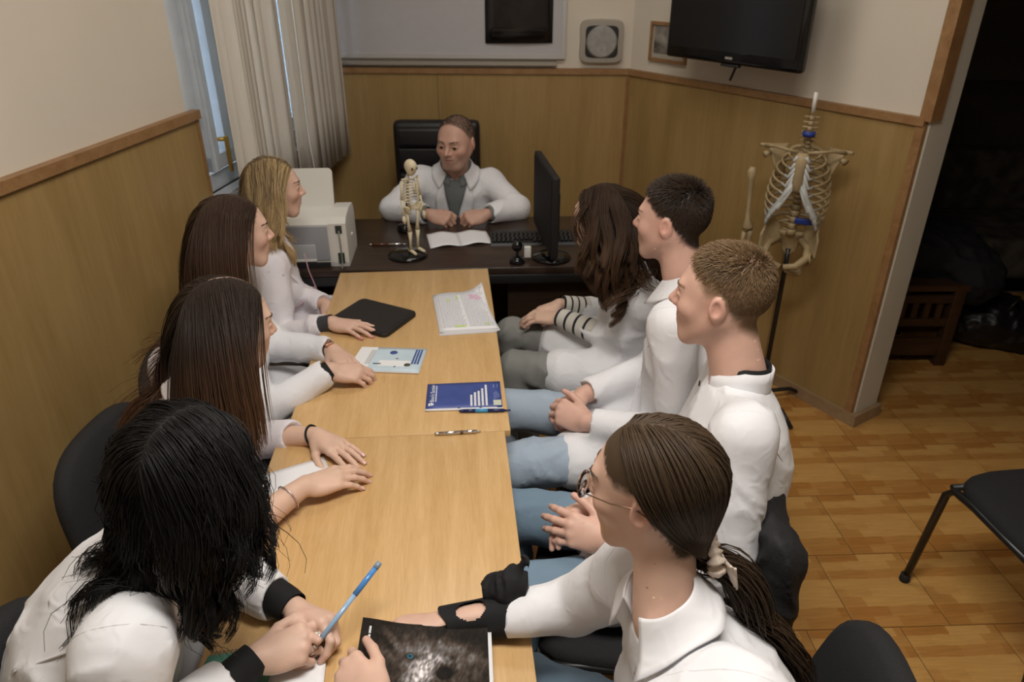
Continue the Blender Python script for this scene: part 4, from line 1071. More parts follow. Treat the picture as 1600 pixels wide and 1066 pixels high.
def hand_solid(S, W, fwd, dorsal, side, curls, size=1.0, spread=0.10, thumb=None, k_w=0.014):
    """five-fingered hand; side +1 right, -1 left; curls = (mcp, pip, dip) degrees for index..little. returns frame and fingertips"""
    x = unit(fwd); z = unit(np.array(dorsal, float) - x * np.dot(dorsal, x)); y = np.cross(z, x) * side
    Fm = np.stack([x, y, z], 1); Wp = np.array(W, float)
    def p(q): return Wp + Fm @ (np.array(q, float) * size)
    def rc(a, b, ra, rb, k): S.rc(p(a), p(b), ra * size, rb * size, k * size)
    mc = [(0.090, 0.028, 0.0), (0.094, 0.008, 0.003), (0.089, -0.012, 0.001), (0.080, -0.030, -0.004)]
    base = [(0.012, 0.014, 0.0), (0.010, 0.004, 0.002), (0.010, -0.006, 0.001), (0.010, -0.014, -0.002)]
    for i in range(4): rc(base[i], mc[i], 0.0140, 0.0122 if i < 3 else 0.0108, k_w if i == 0 else 0.014)
    S.el(p((0.052, -0.002, -0.006)), np.array((0.046, 0.036, 0.013)) * size, Fm, 0.012 * size)
    S.el(p((0.034, 0.022, -0.012)), np.array((0.028, 0.017, 0.014)) * size, Fm, 0.012 * size)
    S.el(p((0.040, -0.026, -0.010)), np.array((0.032, 0.012, 0.012)) * size, Fm, 0.010 * size)
    lens = [(0.042, 0.025, 0.021), (0.046, 0.029, 0.022), (0.042, 0.027, 0.022), (0.032, 0.020, 0.019)]
    rads = [(0.0098, 0.0090, 0.0082, 0.0070), (0.0100, 0.0093, 0.0084, 0.0072), (0.0095, 0.0088, 0.0080, 0.0068), (0.0084, 0.0076, 0.0070, 0.0060)]
    tips = []
    for i in range(4):
        cu = curls[i] if isinstance(curls[0], (tuple, list)) else curls
        sp = spread * (1.1, 0.3, -0.5, -1.3)[i]
        a = 0.0; q = np.array(mc[i]); pts = [q]
        for j in range(3):
            a += math.radians(cu[j]); d = np.array((math.cos(a) * math.cos(sp), math.cos(a) * math.sin(sp), -math.sin(a)))
            q = q + d * lens[i][j]; pts.append(q)
        for j in range(3): rc(pts[j], pts[j + 1], rads[i][j], rads[i][j + 1], 0.006 if j == 0 else 0.003)
        nd = np.array((-math.sin(a) * -1 * 0 + math.sin(a), 0, math.cos(a)))
        tips.append((p(pts[3]), Fm @ d, Fm @ nd))
    th = thumb or ((0.72, 0.62, -0.30), (0.88, 0.40, -0.25), (0.96, 0.15, -0.22))
    q = np.array((0.018, 0.020, -0.008)); tl = (0.044, 0.034, 0.028); tr_ = (0.0135, 0.0115, 0.0102, 0.0082)
    for j in range(3):
        d = unit(th[j]); q2 = q + d * tl[j]; rc(q, q2, tr_[j], tr_[j + 1], 0.010 if j == 0 else 0.004); q = q2
    nd = unit(np.cross(d, (0, 0, 1))) * (-1) + np.array((0, 0, 0.6))
    tips.append((p(q), Fm @ d, Fm @ unit(np.array((0.0, 0.35, 0.9)))))
    return Fm, tips, p

def ik(S, W, la, lb, pole):
    S, W = np.array(S, float), np.array(W, float); d = W - S; L = np.linalg.norm(d)
    if L > (la + lb) * 0.985: f = L / ((la + lb) * 0.985); la *= f; lb *= f
    u = d / L; a = (la * la - lb * lb + L * L) / (2 * L); h = math.sqrt(max(la * la - a * a, 1e-6))
    pole = np.array(pole, float); pv = pole - u * (pole @ u)
    return S + u * a + unit(pv) * h

def ring_tube(mb, A, B, rads, mats_, n=22, wob=0.0, seed=0):
    """a cuff: rings from A to B; rads radii per ring, mats_ material index per band"""
    A, B = Vector(A), Vector(B); ax = (B - A).normalized(); up = Vector((0, 0, 1)) if abs(ax.z) < 0.9 else Vector((1, 0, 0))
    up = (up - ax * up.dot(ax)).normalized(); s = ax.cross(up); rr = random.Random(seed)
    m_ = len(rads); ph = [rr.uniform(0, 6.28) for _ in range(4)]
    for side_in in (0, 1):
        vs = []
        for i in range(m_):
            for k in range(n):
                a = 2 * math.pi * k / n; r = rads[i] * (1 + wob * (math.sin(2 * a + ph[0] + i) + 0.6 * math.sin(5 * a + ph[1] + i * 0.7))) - side_in * 0.0025
                vs.append(A.lerp(B, i / (m_ - 1)) + (up * math.cos(a) + s * math.sin(a)) * r)
        for i in range(m_ - 1):
            base = i * n
            mb._add([vs[base + k] for k in range(n)] + [vs[base + n + k] for k in range(n)], [(k, (k + 1) % n, n + (k + 1) % n, n + k) for k in range(n)], mats_[i] if i < len(mats_) else 0, True)
    return mb

class Person: pass
def person(label, P, Nk, chest, head, face, tilt=(0, 0, 1), female=True, hs=None, skin=(0.64, 0.42, 0.32), hair=(0.03, 0.02, 0.01), lip=None, brow=None, arms=None, knees=None, ankles=None,
           coat=coat_white, trousers=black_trouser, vox=0.0028, stubble=None, cut=None, soft=0.006, bow=0.03, girth=1.0, sleeve_r=1.0, hand_s=None, coat_len=0.55, seed=1, shw=None, open_coat=0.0, scalp=None, cuff_at=(0.86, 0.86), shy=0.0, wide=1.0, part=None, drop=None):
    b = Person(); b.P, b.N = np.array(P, float), np.array(Nk, float)
    b.z = unit(b.N - b.P); f = np.array((chest[0], chest[1], 0.0)); b.y = unit(f - b.z * (f @ b.z)); b.x = np.cross(b.y, b.z)
    fy = unit(face); up = np.array(tilt, float); fz = unit(up - fy * (up @ fy)); fx = np.cross(fy, fz)
    b.H = Frame(head, fx, fy, fz, hs or (0.94 if female else 1.0), wide); b.female = female; b.seed = seed
    root = empty('person', (P[0], P[1], 0.0), 0, label, 'person'); b.root = root
    g = girth; C = b.C = Frame(b.N, b.x, b.y, b.z)
    # ---- skin body: head, neck, upper trunk, arms and hands in one surface
    S = Solid(); head_solid(S, b.H, female)
    nr = 0.0445 if female else 0.056
    S.rc(b.N - b.z * 0.005 + b.y * 0.005, b.H.p(0, -0.018, -0.050), nr * 1.12, nr * 1.0, 0.03)
    S.rc(b.N - b.z * 0.06, b.N - b.z * 0.30, 0.062, 0.075, 0.03)
    S.rc(b.N - b.z * 0.30, b.P, 0.075, 0.08, 0.03)
    sw = shw or (0.158 if female else 0.182); sl = drop or (0.052 if female else 0.062)
    ua, fa = (0.275, 0.235) if female else (0.305, 0.262)
    wr = 0.0235 if female else 0.028; hsz = hand_s or (0.92 if female else 1.02)
    b.arm = []; b.tips = []
    for side, a in zip((1, -1), arms):
        Sh = C.p(side * sw, -0.01 + shy, -sl); W = np.array(a['W'], float)
        E = np.array(a['E'], float) if 'E' in a else ik(Sh, W, ua, fa, a.get('pole', b.x * side * 0.5 - b.z))
        A_ = Solid()
        S.rc(b.N - b.z * 0.085, Sh - b.z * 0.012, 0.036, 0.036, 0.03)
        A_.rc(Sh - b.z * 0.012, E, 0.038, 0.035, 0.02)
        mid = E + (W - E) * 0.35
        A_.rc(E, mid, 0.036, 0.037, 0.02); A_.rc(mid, W, 0.037, wr, 0.02)
        Fm, tips, hp = hand_solid(A_, W, a['fwd'], a['dorsal'], side, a.get('curls', (22, 28, 18)), hsz, a.get('spread', 0.08), a.get('thumb'))
        S.group(A_, 0.004)
        b.arm.append((Sh, E, W, Fm, hp)); b.tips.append(tips)
    skin = np.array(skin, dtype=F32)
    lip = lip or (0.50, 0.20, 0.18); brow = brow or tuple(0.8 * c for c in hair)
    hcol = scalp or hair
    tip_pts = [t for ts in b.tips for t in ts]
    def colors(p):
        col = np.repeat(skin[None], len(p), 0)
        n = vnoise(p * F32(60))[:, None]; col = col * (0.94 + 0.12 * n)
        for ts, (Sh, E, W, Fm, hp) in zip(b.tips, b.arm):
            for tp, d, nd in ts:
                r = np.linalg.norm(p - tp.astype(F32), axis=1); w = np.clip(1 - r / 0.022, 0, 1)[:, None] * 0.35
                col = col * (1 - w) + np.array((0.66, 0.33, 0.27), dtype=F32) * w
        return head_colors(b.H, p, col, skin, lip, brow, hcol, soft, stubble, True, cut, part)
    me = solid_mesh('body', S, vox, colors, 0.014); b.body = put('body', me, skin_mat, root); b.skinS = S
    for e in (-1, 1):
        c = b.H.p(e * 0.0305, 0.0790, 0.0028); m = MB(); vs, fs, mi = [], [], []
        for i in range(13):
            ph = math.pi * i / 12
            for k in range(16):
                th = 2 * math.pi * k / 16
                vs.append(c + b.H.M @ (np.array((math.sin(ph) * math.cos(th), math.cos(ph), math.sin(ph) * math.sin(th))) * 0.0125 * b.H.s))
        for i in range(12): m._add([vs[i * 16 + k] for k in range(16)] + [vs[i * 16 + 16 + k] for k in range(16)], [(k, (k + 1) % 16, 16 + (k + 1) % 16, 16 + k) for k in range(16)], 1 if i < 3 else 0, True)
        m.build('eye', [eye_white, iris], root)
    rng = np.random.default_rng(seed); nb = 75
    for e in (-1, 1):
        u = rng.random(nb); xx = 0.013 + 0.038 * u; zz = 0.0255 + 0.0065 * np.sin(u * 2.3) + rng.normal(size=nb) * 0.0017 * (1.2 - u)
        o_ = np.stack([e * xx, np.full(nb, 0.12), zz], 1); w_ = (b.H.o + (o_ * b.H.s) @ b.H.M.T).astype(F32); dn = b.H.M[:, 1].astype(F32)
        hs_ = Solid(); head_solid(hs_, b.H, female)
        for _ in range(24): w_ = w_ - dn * (hs_.ev(w_) * F32(0.85))[:, None]
        dl = (np.stack([e * np.full(nb, 0.8), np.full(nb, 0.1 - 0.6 * u), 0.45 - 0.75 * u], 1) @ b.H.M.T) * 0.0085 * b.H.s
        t_ = np.linspace(0, 1, 3)[None, :, None]; pth = (w_[:, None] - dl[:, None] * 0.35) + dl[:, None] * t_ + (dn * 0.0009)[None, None]
        hair_mesh(b, pth, rng, tuple(min(0.3, 1.5 * q_ + 0.012) for q_ in brow), None, 0.00052, name='eyebrow', taper=0.4)
    # ---- coat
    K = b.coatS = Solid()
    hw, hd = (0.165 * g, 0.120 * g)
    ww, wd = ((0.135, 0.105) if female else (0.155, 0.115)); ww *= g; wd *= g
    cw, cd = ((0.152, 0.118) if female else (0.175, 0.128)); cw *= g; cd *= g
    K.sweep(b.P - b.z * 0.03, b.N - b.z * 0.02, b.x, b.y, [0, 0.3, 0.62, 0.82, 0.93, 1.0], [hw * 1.05, ww * 1.08, cw * 1.08, cw * 0.98, cw * 0.62, 0.068], [hd * 1.08, wd * 1.10, cd * 1.05, cd * 0.88, cd * 0.68, 0.062], bow)
    if female:
        for e in (-1, 1): K.el(C.p(e * 0.072, 0.085 - bow, -0.215), (0.062, 0.060, 0.066), C.M, 0.05)
    sr = sleeve_r
    b.cuffs = []
    for (side, (Sh, E, W, Fm, hp), ca) in zip((1, -1), b.arm, cuff_at):
        K.rc(b.N - b.z * 0.062 + b.x * side * 0.05, Sh, 0.048, 0.062 * sr, 0.04)
        cp = E + (W - E) * ca; d = unit(W - E); r = (0.041 if female else 0.045) * sr
        L_ = Solid(); L_.rc(Sh, E, 0.064 * sr, 0.054 * sr, 0.02); L_.rc(E, cp, 0.054 * sr, r, 0.015)
        L_.rc(cp + d * (r * 1.12), cp + d * 0.30, r * 1.16, r * 1.16, 0.002, 's')
        K.group(L_, 0.03)
        b.cuffs.append((E, cp, W))
    # lap: the skirt of the coat lies over the thighs
    for i, (side, kn) in enumerate(zip((1, -1), knees)):
        hip = b.P + b.x * side * 0.085; kn = np.array(kn, float); e = hip + (kn - hip) * coat_len
        K.rc(hip + np.array((0, 0, 0.0)), e, 0.108 * g, 0.090, 0.05)
    K.disp = folds(seed, 0.009, (7, 7, 4), 0.0075, (10, 10, 7))
    b.coat = put('coat', solid_mesh('coat', K, 0.0054, None, 0.028), coat, root)
    b.K0 = Solid(); b.K0.items = K.items       # smooth version for resting things on
    for side, (Sh, E, W, Fm, hp) in zip((1, -1), b.arm):
        ax = unit(unit(E - Sh) * 0.55 + b.x * side * 0.8); u = unit(np.cross(ax, b.y)); v = np.cross(ax, u); c0 = Sh - b.x * side * 0.012; m = MB()
        m.tube([tuple(K.trace(c0 + (u * math.cos(a) + v * math.sin(a)) * 0.16, -(u * math.cos(a) + v * math.sin(a)), 26) - (u * math.cos(a) + v * math.sin(a)) * 0.0014) for a in [2 * math.pi * k / 30 for k in range(31)]], 0.0022, 5, cap=False)
        m.build('armhole_seam', coat, root)
    # ---- trousers and shoes
    T = Solid()
    for side, kn, an in zip((1, -1), knees, ankles):
        hip = b.P + b.x * side * 0.085
        T.rc(hip, kn, 0.088, 0.066, 0.03); T.rc(kn, an, 0.066, 0.052, 0.01)
    T.disp = folds(seed + 3, 0.010, (8, 8, 8), 0.008, (12, 12, 12))
    b.trousers = put('trousers', solid_mesh('trousers', T, 0.0075, None, 0.03), trousers, root)
    for side, kn, an in zip((1, -1), knees, ankles):
        a = np.array(an, float); fdir = unit((chest[0], chest[1], 0)); Q = Solid()
        Q.rc(a + fdir * -0.02 + (0, 0, -0.045), a + fdir * 0.13 + (0, 0, -0.055), 0.038, 0.030, 0.02); Q.rc(a, a + (0, 0, -0.03), 0.040, 0.045, 0.03)
        put('shoe', solid_mesh('shoe', Q, 0.009, None, 0.05), black_leather, root)
    return b

def nails(b, which, ma, r=0.0055):
    """finger nails as thin shells on the fingertips; which = (arm, finger) pairs"""
    for ai, fi in which:
        tp, d, nd = b.tips[ai][fi]; d = unit(d); nd = unit(np.array(nd) - d * (np.array(nd) @ d)); s = np.cross(d, nd)
        c = tp + nd * 0.0052 + d * 0.0005; m = MB()
        m.grid(lambda u, v: tuple(c + d * ((v - 0.35) * 0.013) + s * ((u - 0.5) * 2 * r) + nd * (0.0012 - 0.004 * (2 * u - 1) ** 2)), 6, 4, 0.0008)
        m.build('fingernail', ma, b.root)

def cuff(b, arm, a0, a1, ma, r0, r1, name='knit_cuff', rings=5, bands=None, wob=0.02):
    E, cp, W = b.cuffs[arm]; A = E + (W - E) * a0; B = E + (W - E) * a1
    m = MB(); ring_tube(m, A, B, [r0 + (r1 - r0) * i / (rings - 1) for i in range(rings)], bands or [0] * rings, wob=wob, seed=arm)
    return m.build(name, ma, b.root)

def settle(b, pts, off):
    """push points out of the coat's surface"""
    p = np.array(pts, dtype=F32).reshape(-1, 3)
    K = Solid(); K.items = b.K0.items; K.disp = b.coatS.disp
    for _ in range(3):
        d, g = K.grad(p); w = np.clip(off - d, 0, None); p = p + g * w[:, None]
    return p
def sheet(b, name, fn, nu, nv, off, th, ma, drop=True):
    """cloth sheet fn(u, v) settled on the coat"""
    P = np.array([fn(i / (nu - 1), j / (nv - 1)) for i in range(nu) for j in range(nv)], dtype=F32)
    P = settle(b, P, off).reshape(nu, nv, 3)
    m = MB(); m.grid(lambda u, v: tuple(P[int(round(u * (nu - 1))), int(round(v * (nv - 1)))]), nu, nv, th)
    return m.build(name, ma, b.root)
def on_front(b, u, h, off=0.004):
    """point on the coat's front at u across, h below the neck, lifted by off"""
    K = Solid(); K.items = b.K0.items; K.disp = b.coatS.disp
    o = b.C.p(u, 0.42, h); q = K.trace(o, -b.y); return q + b.y * off
def fold_collar(b, ma, back=0.052, front=0.085, start=24, r=0.058, hgt=0.036, tip_in=0.0, low=0.035):
    C = b.C; nu, nv = 45, 8; P = []
    for i in range(nu):
        u = i / (nu - 1); th = math.radians(start + (360 - 2 * start) * u); fr = abs(1 - 2 * u)     # 1 at the front ends
        for j in range(nv):
            v = j / (nv - 1); w = back + (front - back) * fr ** 4
            th2 = th + 0.30 * v * fr ** 5 * (1 if u < 0.5 else -1) * tip_in
            rr = r + 0.004 + w * (0.25 * v + 0.50 * v * v); h = hgt + 0.004 * math.sin(math.pi * min(1, 2.5 * v)) - w * 0.72 * v - low * max(0, math.cos(th))
            P.append(C.p(rr * math.sin(th2), rr * math.cos(th2) * 0.94, h))
    P = np.array(P, dtype=F32); K = Solid(); K.items = b.K0.items; K.disp = b.coatS.disp; V = np.tile(np.linspace(0, 1, nv), nu).astype(F32)
    for _ in range(4):
        d, g = K.grad(P); off = 0.0055; mv = np.where(d < off, off - d, -(d - off) * 0.25 * np.clip(V - 0.45, 0, 1)); P = P + g * np.clip(mv, -0.01, 0.012)[:, None]
    P = P.reshape(nu, nv, 3)
    for _ in range(2): P[1:-1] = 0.5 * P[1:-1] + 0.25 * (P[:-2] + P[2:])
    m = MB(); m.grid(lambda u, v: tuple(P[int(round(u * (nu - 1))), int(round(v * (nv - 1)))]), nu, nv, -0.0028); m.build('collar', ma, b.root)
    def fn2(u, v):
        th = math.radians(start + (360 - 2 * start) * u)
        rr = r + 0.004 * v; return C.p(rr * math.sin(th), rr * math.cos(th) * 0.94, -0.025 + (hgt + 0.025) * v - low * max(0, math.cos(th)))
    m = MB(); m.grid(fn2, 37, 4, 0.003); m.build('collar_stand', ma, b.root)
def band_collar(b, ma, r=0.068, h0=-0.02, h1=0.030, start=14, low=0.03, th=0.003, name='collar', name_ma=None):
    C = b.C
    def fn(u, v):
        a = math.radians(start + (360 - 2 * start) * u)
        rr = r + 0.004 * (1 - v); return C.p(rr * math.sin(a), rr * math.cos(a) * 0.95, h0 + (h1 - h0) * v - low * max(0, math.cos(a)))
    m = MB(); m.grid(fn, 41, 4, th); return m.build(name, ma, b.root)
def lapels(b, ma, depth=0.30, spread=0.05, w=0.055, off=0.007):
    for e in (-1, 1):
        def fn(u, v):
            inner = e * (spread * (1 - v) ** 0.9 + 0.004); wid = w * math.sin(math.pi * min(1, (0.16 + 0.84 * (1 - v)) ** 0.8)) ** 0.5 * (1 if v < 0.999 else 0)
            h = -0.035 - depth * v - u * 0.012 * (1 - v)
            return on_front(b, inner + e * u * wid, h, off + 0.002 * math.sin(math.pi * u))
        P = [[fn(i / 5, j / 12) for j in range(13)] for i in range(6)]
        m = MB(); m.grid(lambda u, v: tuple(P[int(round(u * 5))][int(round(v * 12))]), 6, 13, -0.003 * e); m.build('lapel', ma, b.root)
def shirt_front(b, ma, depth=0.30, spread=0.05):
    def fn(u, v): return on_front(b, (2 * u - 1) * (spread * (1 - v) + 0.006), -0.02 - depth * v, 0.0055)
    P = [[fn(i / 6, j / 10) for j in range(11)] for i in range(7)]
    m = MB(); m.grid(lambda u, v: tuple(P[int(round(u * 6))][int(round(v * 10))]), 7, 11, 0.001); m.build('shirt_front', ma, b.root)
def buttons(b, hs, u=0.0, ma=None):
    for h in hs:
        p = on_front(b, u, h, 0.003); m = MB(); R = Matrix([[b.x[i], -b.z[i], b.y[i]] for i in range(3)])
        m.lathe([(0.0065, -0.001), (0.0075, 0.001), (0.006, 0.0025)], tuple(p), 12, R=R); m.build('button', ma or white_plastic, b.root)
def placket(b, ma, h0, h1, u0=0.02, w=0.012):
    def fn(u, v): return on_front(b, u0 + (u - 0.5) * w, h0 + (h1 - h0) * v, 0.002)
    P = [[fn(i / 2, j / 14) for j in range(15)] for i in range(3)]
    m = MB(); m.grid(lambda u, v: tuple(P[int(round(u * 2))][int(round(v * 14))]), 3, 15, 0.002); m.build('placket', ma, b.root)

# ------------------------------------------------------------------ hair
def roots(b, n, rng, cut=None, shrink=1.0):
    out = []
    while sum(len(o) for o in out) < n:
        v = rng.normal(size=(n * 3, 3)); v /= np.linalg.norm(v, axis=1, keepdims=True)
        q = v * np.array((0.074, 0.096, 0.086)) + np.array((0, -0.014, 0.035))
        out.append(q[q[:, 2] > scalp_z(q[:, 1], cut) + 0.002])
    return np.concatenate(out)[:n]
def collider(b, with_coat=True):
    S = Solid(); H = b.H; s = H.s
    S.el(H.p(0, -0.014, 0.035), np.array((0.074 * H.w, 0.096, 0.086)) * s, H.M); S.el(H.p(0, 0.020, 0.0), np.array((0.066, 0.070, 0.075)) * s, H.M, 0.03)
    S.el(H.p(0, 0.034, -0.052), np.array((0.052, 0.054, 0.060)) * s, H.M, 0.03); S.rc(b.N, H.p(0, -0.018, -0.05), 0.052, 0.05, 0.02)
    if with_coat: S.items += [it for it in b.K0.items if it[0] == 'u']
    return S
def tubes(paths, radii, sides=3):
    n, m, _ = paths.shape
    t = np.gradient(paths, axis=1); t /= np.linalg.norm(t, axis=2, keepdims=True) + 1e-9
    ref = np.array((0.31, 0.17, 0.93)); a = np.cross(t, ref); a /= np.linalg.norm(a, axis=2, keepdims=True) + 1e-9; c = np.cross(t, a)
    ang = np.arange(sides) * 2 * np.pi / sides
    V = paths[:, :, None, :] + radii[:, :, None, None] * (a[:, :, None, :] * np.cos(ang)[None, None, :, None] + c[:, :, None, :] * np.sin(ang)[None, None, :, None])
    base = (np.arange(n) * m * sides)[:, None, None] + (np.arange(m - 1) * sides)[None, :, None]; k = np.arange(sides)[None, None, :]; k2 = (k + 1) % sides
    Q = np.stack([base + k, base + k2, base + sides + k2, base + sides + k], -1).reshape(-1, 4)
    return V.reshape(-1, 3).astype(np.float32), Q
def strands(b, q, dirs, lengths, seg, layer, rng, grav=1.0, stiff=0.8, off_face=0.6, S=None, bias=None):
    H = b.H; S = S or collider(b); n = len(q)
    P = (H.o + (q * H.s) @ H.M.T).astype(F32); D = (dirs @ H.M.T).astype(F32); D /= np.linalg.norm(D, axis=1, keepdims=True) + 1e-9
    step = (lengths / seg).astype(F32)[:, None]; path = [P.copy()]
    fwd = H.M[:, 1].astype(F32); right = H.M[:, 0].astype(F32)
    for i in range(seg):
        lq = H.inv(P); fr = np.clip((lq[:, 1] - 0.02) / 0.05, 0, 1) * (np.abs(lq[:, 0]) < 0.085) * (lq[:, 2] > -0.16)
        g = np.array((0, 0, -1), dtype=F32) * F32(grav) - fwd * (fr * off_face)[:, None].astype(F32) + right * (np.sign(lq[:, 0]) * fr * off_face * 0.6)[:, None].astype(F32)
        if bias is not None: g = g + bias(P, i / seg)
        D = D * F32(stiff) + g * F32(1 - stiff); D /= np.linalg.norm(D, axis=1, keepdims=True) + 1e-9
        P2 = P + D * step
        o = (layer * min(1.0, 0.25 + i / (0.30 * seg)))
        d, G = S.grad(P2); w = np.clip(o - d, 0, 0.05).astype(F32); P2 = P2 + G * w[:, None]
        D = P2 - P; D /= np.linalg.norm(D, axis=1, keepdims=True) + 1e-9
        P = P + D * step; path.append(P.copy())
    return np.stack(path, 1)
def clump(path, rng, k, amount, power=1.5, jitter=0.0):
    n, m, _ = path.shape; ci = rng.choice(n, k, replace=False)
    near = np.argmin(((path[:, 0, None, :] - path[None, ci, 0, :]) ** 2).sum(-1) + 0.6 * ((path[:, m // 2, None, :] - path[None, ci, m // 2, :]) ** 2).sum(-1), 1)
    t = (np.linspace(0, 1, m) ** power)[None, :, None] * amount
    return path * (1 - t) + path[ci[near]] * t, near
def wave(path, near, rng, amp, freq, k, start=0.25):
    n, m, _ = path.shape; ph = rng.uniform(0, 2 * np.pi, k)[near]; fr = (freq * rng.uniform(0.8, 1.25, k))[near]
    t = np.linspace(0, 1, m); T = np.gradient(path, axis=1); T /= np.linalg.norm(T, axis=2, keepdims=True) + 1e-9
    a = np.cross(T, np.array((0.2, 0.1, 0.97))); a /= np.linalg.norm(a, axis=2, keepdims=True) + 1e-9; c = np.cross(T, a)
    A = amp * np.clip((t - start) / (1 - start), 0, 1) ** 0.8
    arg = 2 * np.pi * fr[:, None] * t[None] + ph[:, None]
    return path + A[None, :, None] * (a * np.cos(arg)[..., None] + c * np.sin(arg)[..., None] * 0.8)
def hair_mesh(b, paths, rng, col, tipcol=None, r=0.0011, var=0.25, streak=None, name='hair', parent=None, taper=0.35):
    n, m, _ = paths.shape; t = np.linspace(0, 1, m)
    rad = r * (1 - (1 - taper) * t ** 2.5)[None, :] * rng.uniform(0.75, 1.25, n)[:, None]
    V, Q = tubes(paths, rad)
    base = np.array(col)[None] * rng.uniform(1 - var, 1 + var, n)[:, None]
    if streak is not None:
        w = (rng.random(n) < streak[1])[:, None]; base = np.where(w, np.array(streak[0])[None] * rng.uniform(0.8, 1.2, n)[:, None], base)
    C_ = np.repeat(base[:, None], m, 1)
    if tipcol is not None:
        w = np.clip((t - 0.35) / 0.55, 0, 1)[None, :, None]; C_ = C_ * (1 - w) + np.array(tipcol)[None, None] * rng.uniform(0.7, 1.25, n)[:, None, None] * w
    C_ = np.repeat(C_.reshape(-1, 3), 3, 0)
    return put(name, raw_mesh(name, V, None, Q, np.clip(C_, 0, 1)), hair_mat, parent or b.root)
def long_hair(b, n, length, col, part=0.0, seed=1, tipcol=None, r=0.0010, layer=(0.003, 0.016), wav=(0.0, 1.0), clumps=160, camt=0.35, seg=10, lenvar=0.2, streak=None, fluff=0.03, off_face=0.6, back=0.35, stiff=0.80, flyaway=0.0, wstart=0.3, cpow=1.2):
    rng = np.random.default_rng(seed); q = roots(b, n, rng)
    s = np.sign(q[:, 0] - part); top = np.clip((q[:, 2] - 0.06) / 0.05, 0, 1)
    d = np.stack([s * (0.35 + 0.9 * top), -back - 0.35 * np.clip(q[:, 1] / 0.08, 0, 1), -0.5 * (1 - top) + 0.0 * s], 1) + rng.normal(size=(n, 3)) * fluff
    lay = layer[0] + (layer[1] - layer[0]) * (0.65 * rng.random(n) + 0.35 * vnoise((q * 45 + 7).astype(F32)))
    L = length * rng.uniform(1 - lenvar, 1 + lenvar * 0.4, n)
    p = strands(b, q, d, L, seg, lay, rng, stiff=stiff, off_face=off_face)
    p, near = clump(p, rng, clumps, camt, cpow)
    if wav[0] > 0: p = wave(p, near, rng, wav[0], wav[1], clumps, wstart)
    if flyaway > 0:
        k = rng.random(n) < 0.04; t = np.linspace(0, 1, p.shape[1])[None, :, None]
        p[k] += rng.normal(size=(k.sum(), 1, 3)) * flyaway * t ** 1.5
    return hair_mesh(b, p, rng, col, tipcol, r, streak=streak)
def short_hair(b, n, col, seed=1, top=0.035, side=0.010, cut=None, r=0.0010, fwd=0.5, lift=0.5, var=0.25, swirl=0.0):
    rng = np.random.default_rng(seed); q = roots(b, n, rng, cut)
    v = (q - np.array((0, -0.014, 0.035))) / np.array((0.074, 0.096, 0.086)); nrm = v / np.array((0.074, 0.096, 0.086)); nrm /= np.linalg.norm(nrm, axis=1, keepdims=True)
    tp = np.clip((q[:, 2] - 0.045) / 0.055, 0, 1); L = side + (top - side) * tp
    comb = np.stack([np.clip(q[:, 0] / 0.04, -1, 1) * 0.18 + swirl * (q[:, 1] + 0.05) * 8, fwd * np.clip((q[:, 1] + 0.075) / 0.05, -0.4, 1), -(1 - tp) * 0.9 + 0.0 * tp], 1)
    comb -= nrm * (comb * nrm).sum(1, keepdims=True)
    d = nrm * lift + comb * 1.4 + rng.normal(size=(n, 3)) * 0.10
    d /= np.linalg.norm(d, axis=1, keepdims=True)
    t = np.linspace(0, 1, 3)[None, :, None]; Lr = (L * rng.uniform(0.7, 1.15, n))[:, None, None]
    bend = comb / (np.linalg.norm(comb, axis=1, keepdims=True) + 1e-9)
    loc = q[:, None] + d[:, None] * t * Lr + bend[:, None] * (t ** 2) * Lr * 0.35
    p = H_world(b, loc); return hair_mesh(b, p, rng, col, None, r, var=var, taper=0.25)
def H_world(b, loc): return b.H.o + (loc * b.H.s * np.array((b.H.w, 1, 1))) @ b.H.M.T
# ------------------------------------------------------------------ the cast
import time
T0 = time.time()
FLAT = (8, 10, 8); SOFT = (20, 26, 18)
def lap(y, x=-0.56): return [(x, y - 0.11, 0.575), (x, y + 0.11, 0.575)], [(x - 0.03, y - 0.12, 0.10), (x - 0.03, y + 0.12, 0.10)]

# --- man at the far desk
kn, an = [(-0.42, 3.36, 0.56), (-0.14, 3.36, 0.56)], [(-0.42, 3.40, 0.1), (-0.16, 3.40, 0.1)]
m0 = person('balding man in white coat sitting behind the dark desk', (-0.31, 3.80, 0.57), (-0.285, 3.665, 0.965), (0.02, -1), (-0.275, 3.585, 1.112), (-0.36, -0.92, -0.10), female=False, hs=1.03, wide=1.10,
    skin=(0.55, 0.33, 0.25), hair=(0.07, 0.045, 0.032), brow=(0.05, 0.03, 0.02), vox=0.003, seed=2, girth=1.16, sleeve_r=1.10, shw=0.178, drop=0.085, soft=0.02, stubble=(0.30, 0.20, 0.16), hand_s=1.05, cuff_at=(0.80, 0.80),
    cut=[-0.060, -0.060, -0.035, 0.002, 0.020, 0.030, 0.080, 0.122, 0.135, 0.15], scalp=(0.20, 0.125, 0.09),
    arms=[dict(W=(-0.405, 3.425, 0.80), E=(-0.600, 3.52, 0.800), fwd=(0.93, -0.30, -0.12), dorsal=(-0.15, -0.55, 0.82), curls=(62, 78, 40), thumb=((0.70, 0.60, -0.30), (0.95, 0.10, -0.2), (0.95, -0.25, -0.2))),
          dict(W=(-0.125, 3.425, 0.80), E=(0.030, 3.53, 0.800), fwd=(-0.93, -0.30, -0.12), dorsal=(0.15, -0.55, 0.82), curls=(62, 78, 40), thumb=((0.70, 0.60, -0.30), (0.95, 0.10, -0.2), (0.95, -0.25, -0.2)))],
    knees=kn, ankles=an, trousers=grey_trouser)
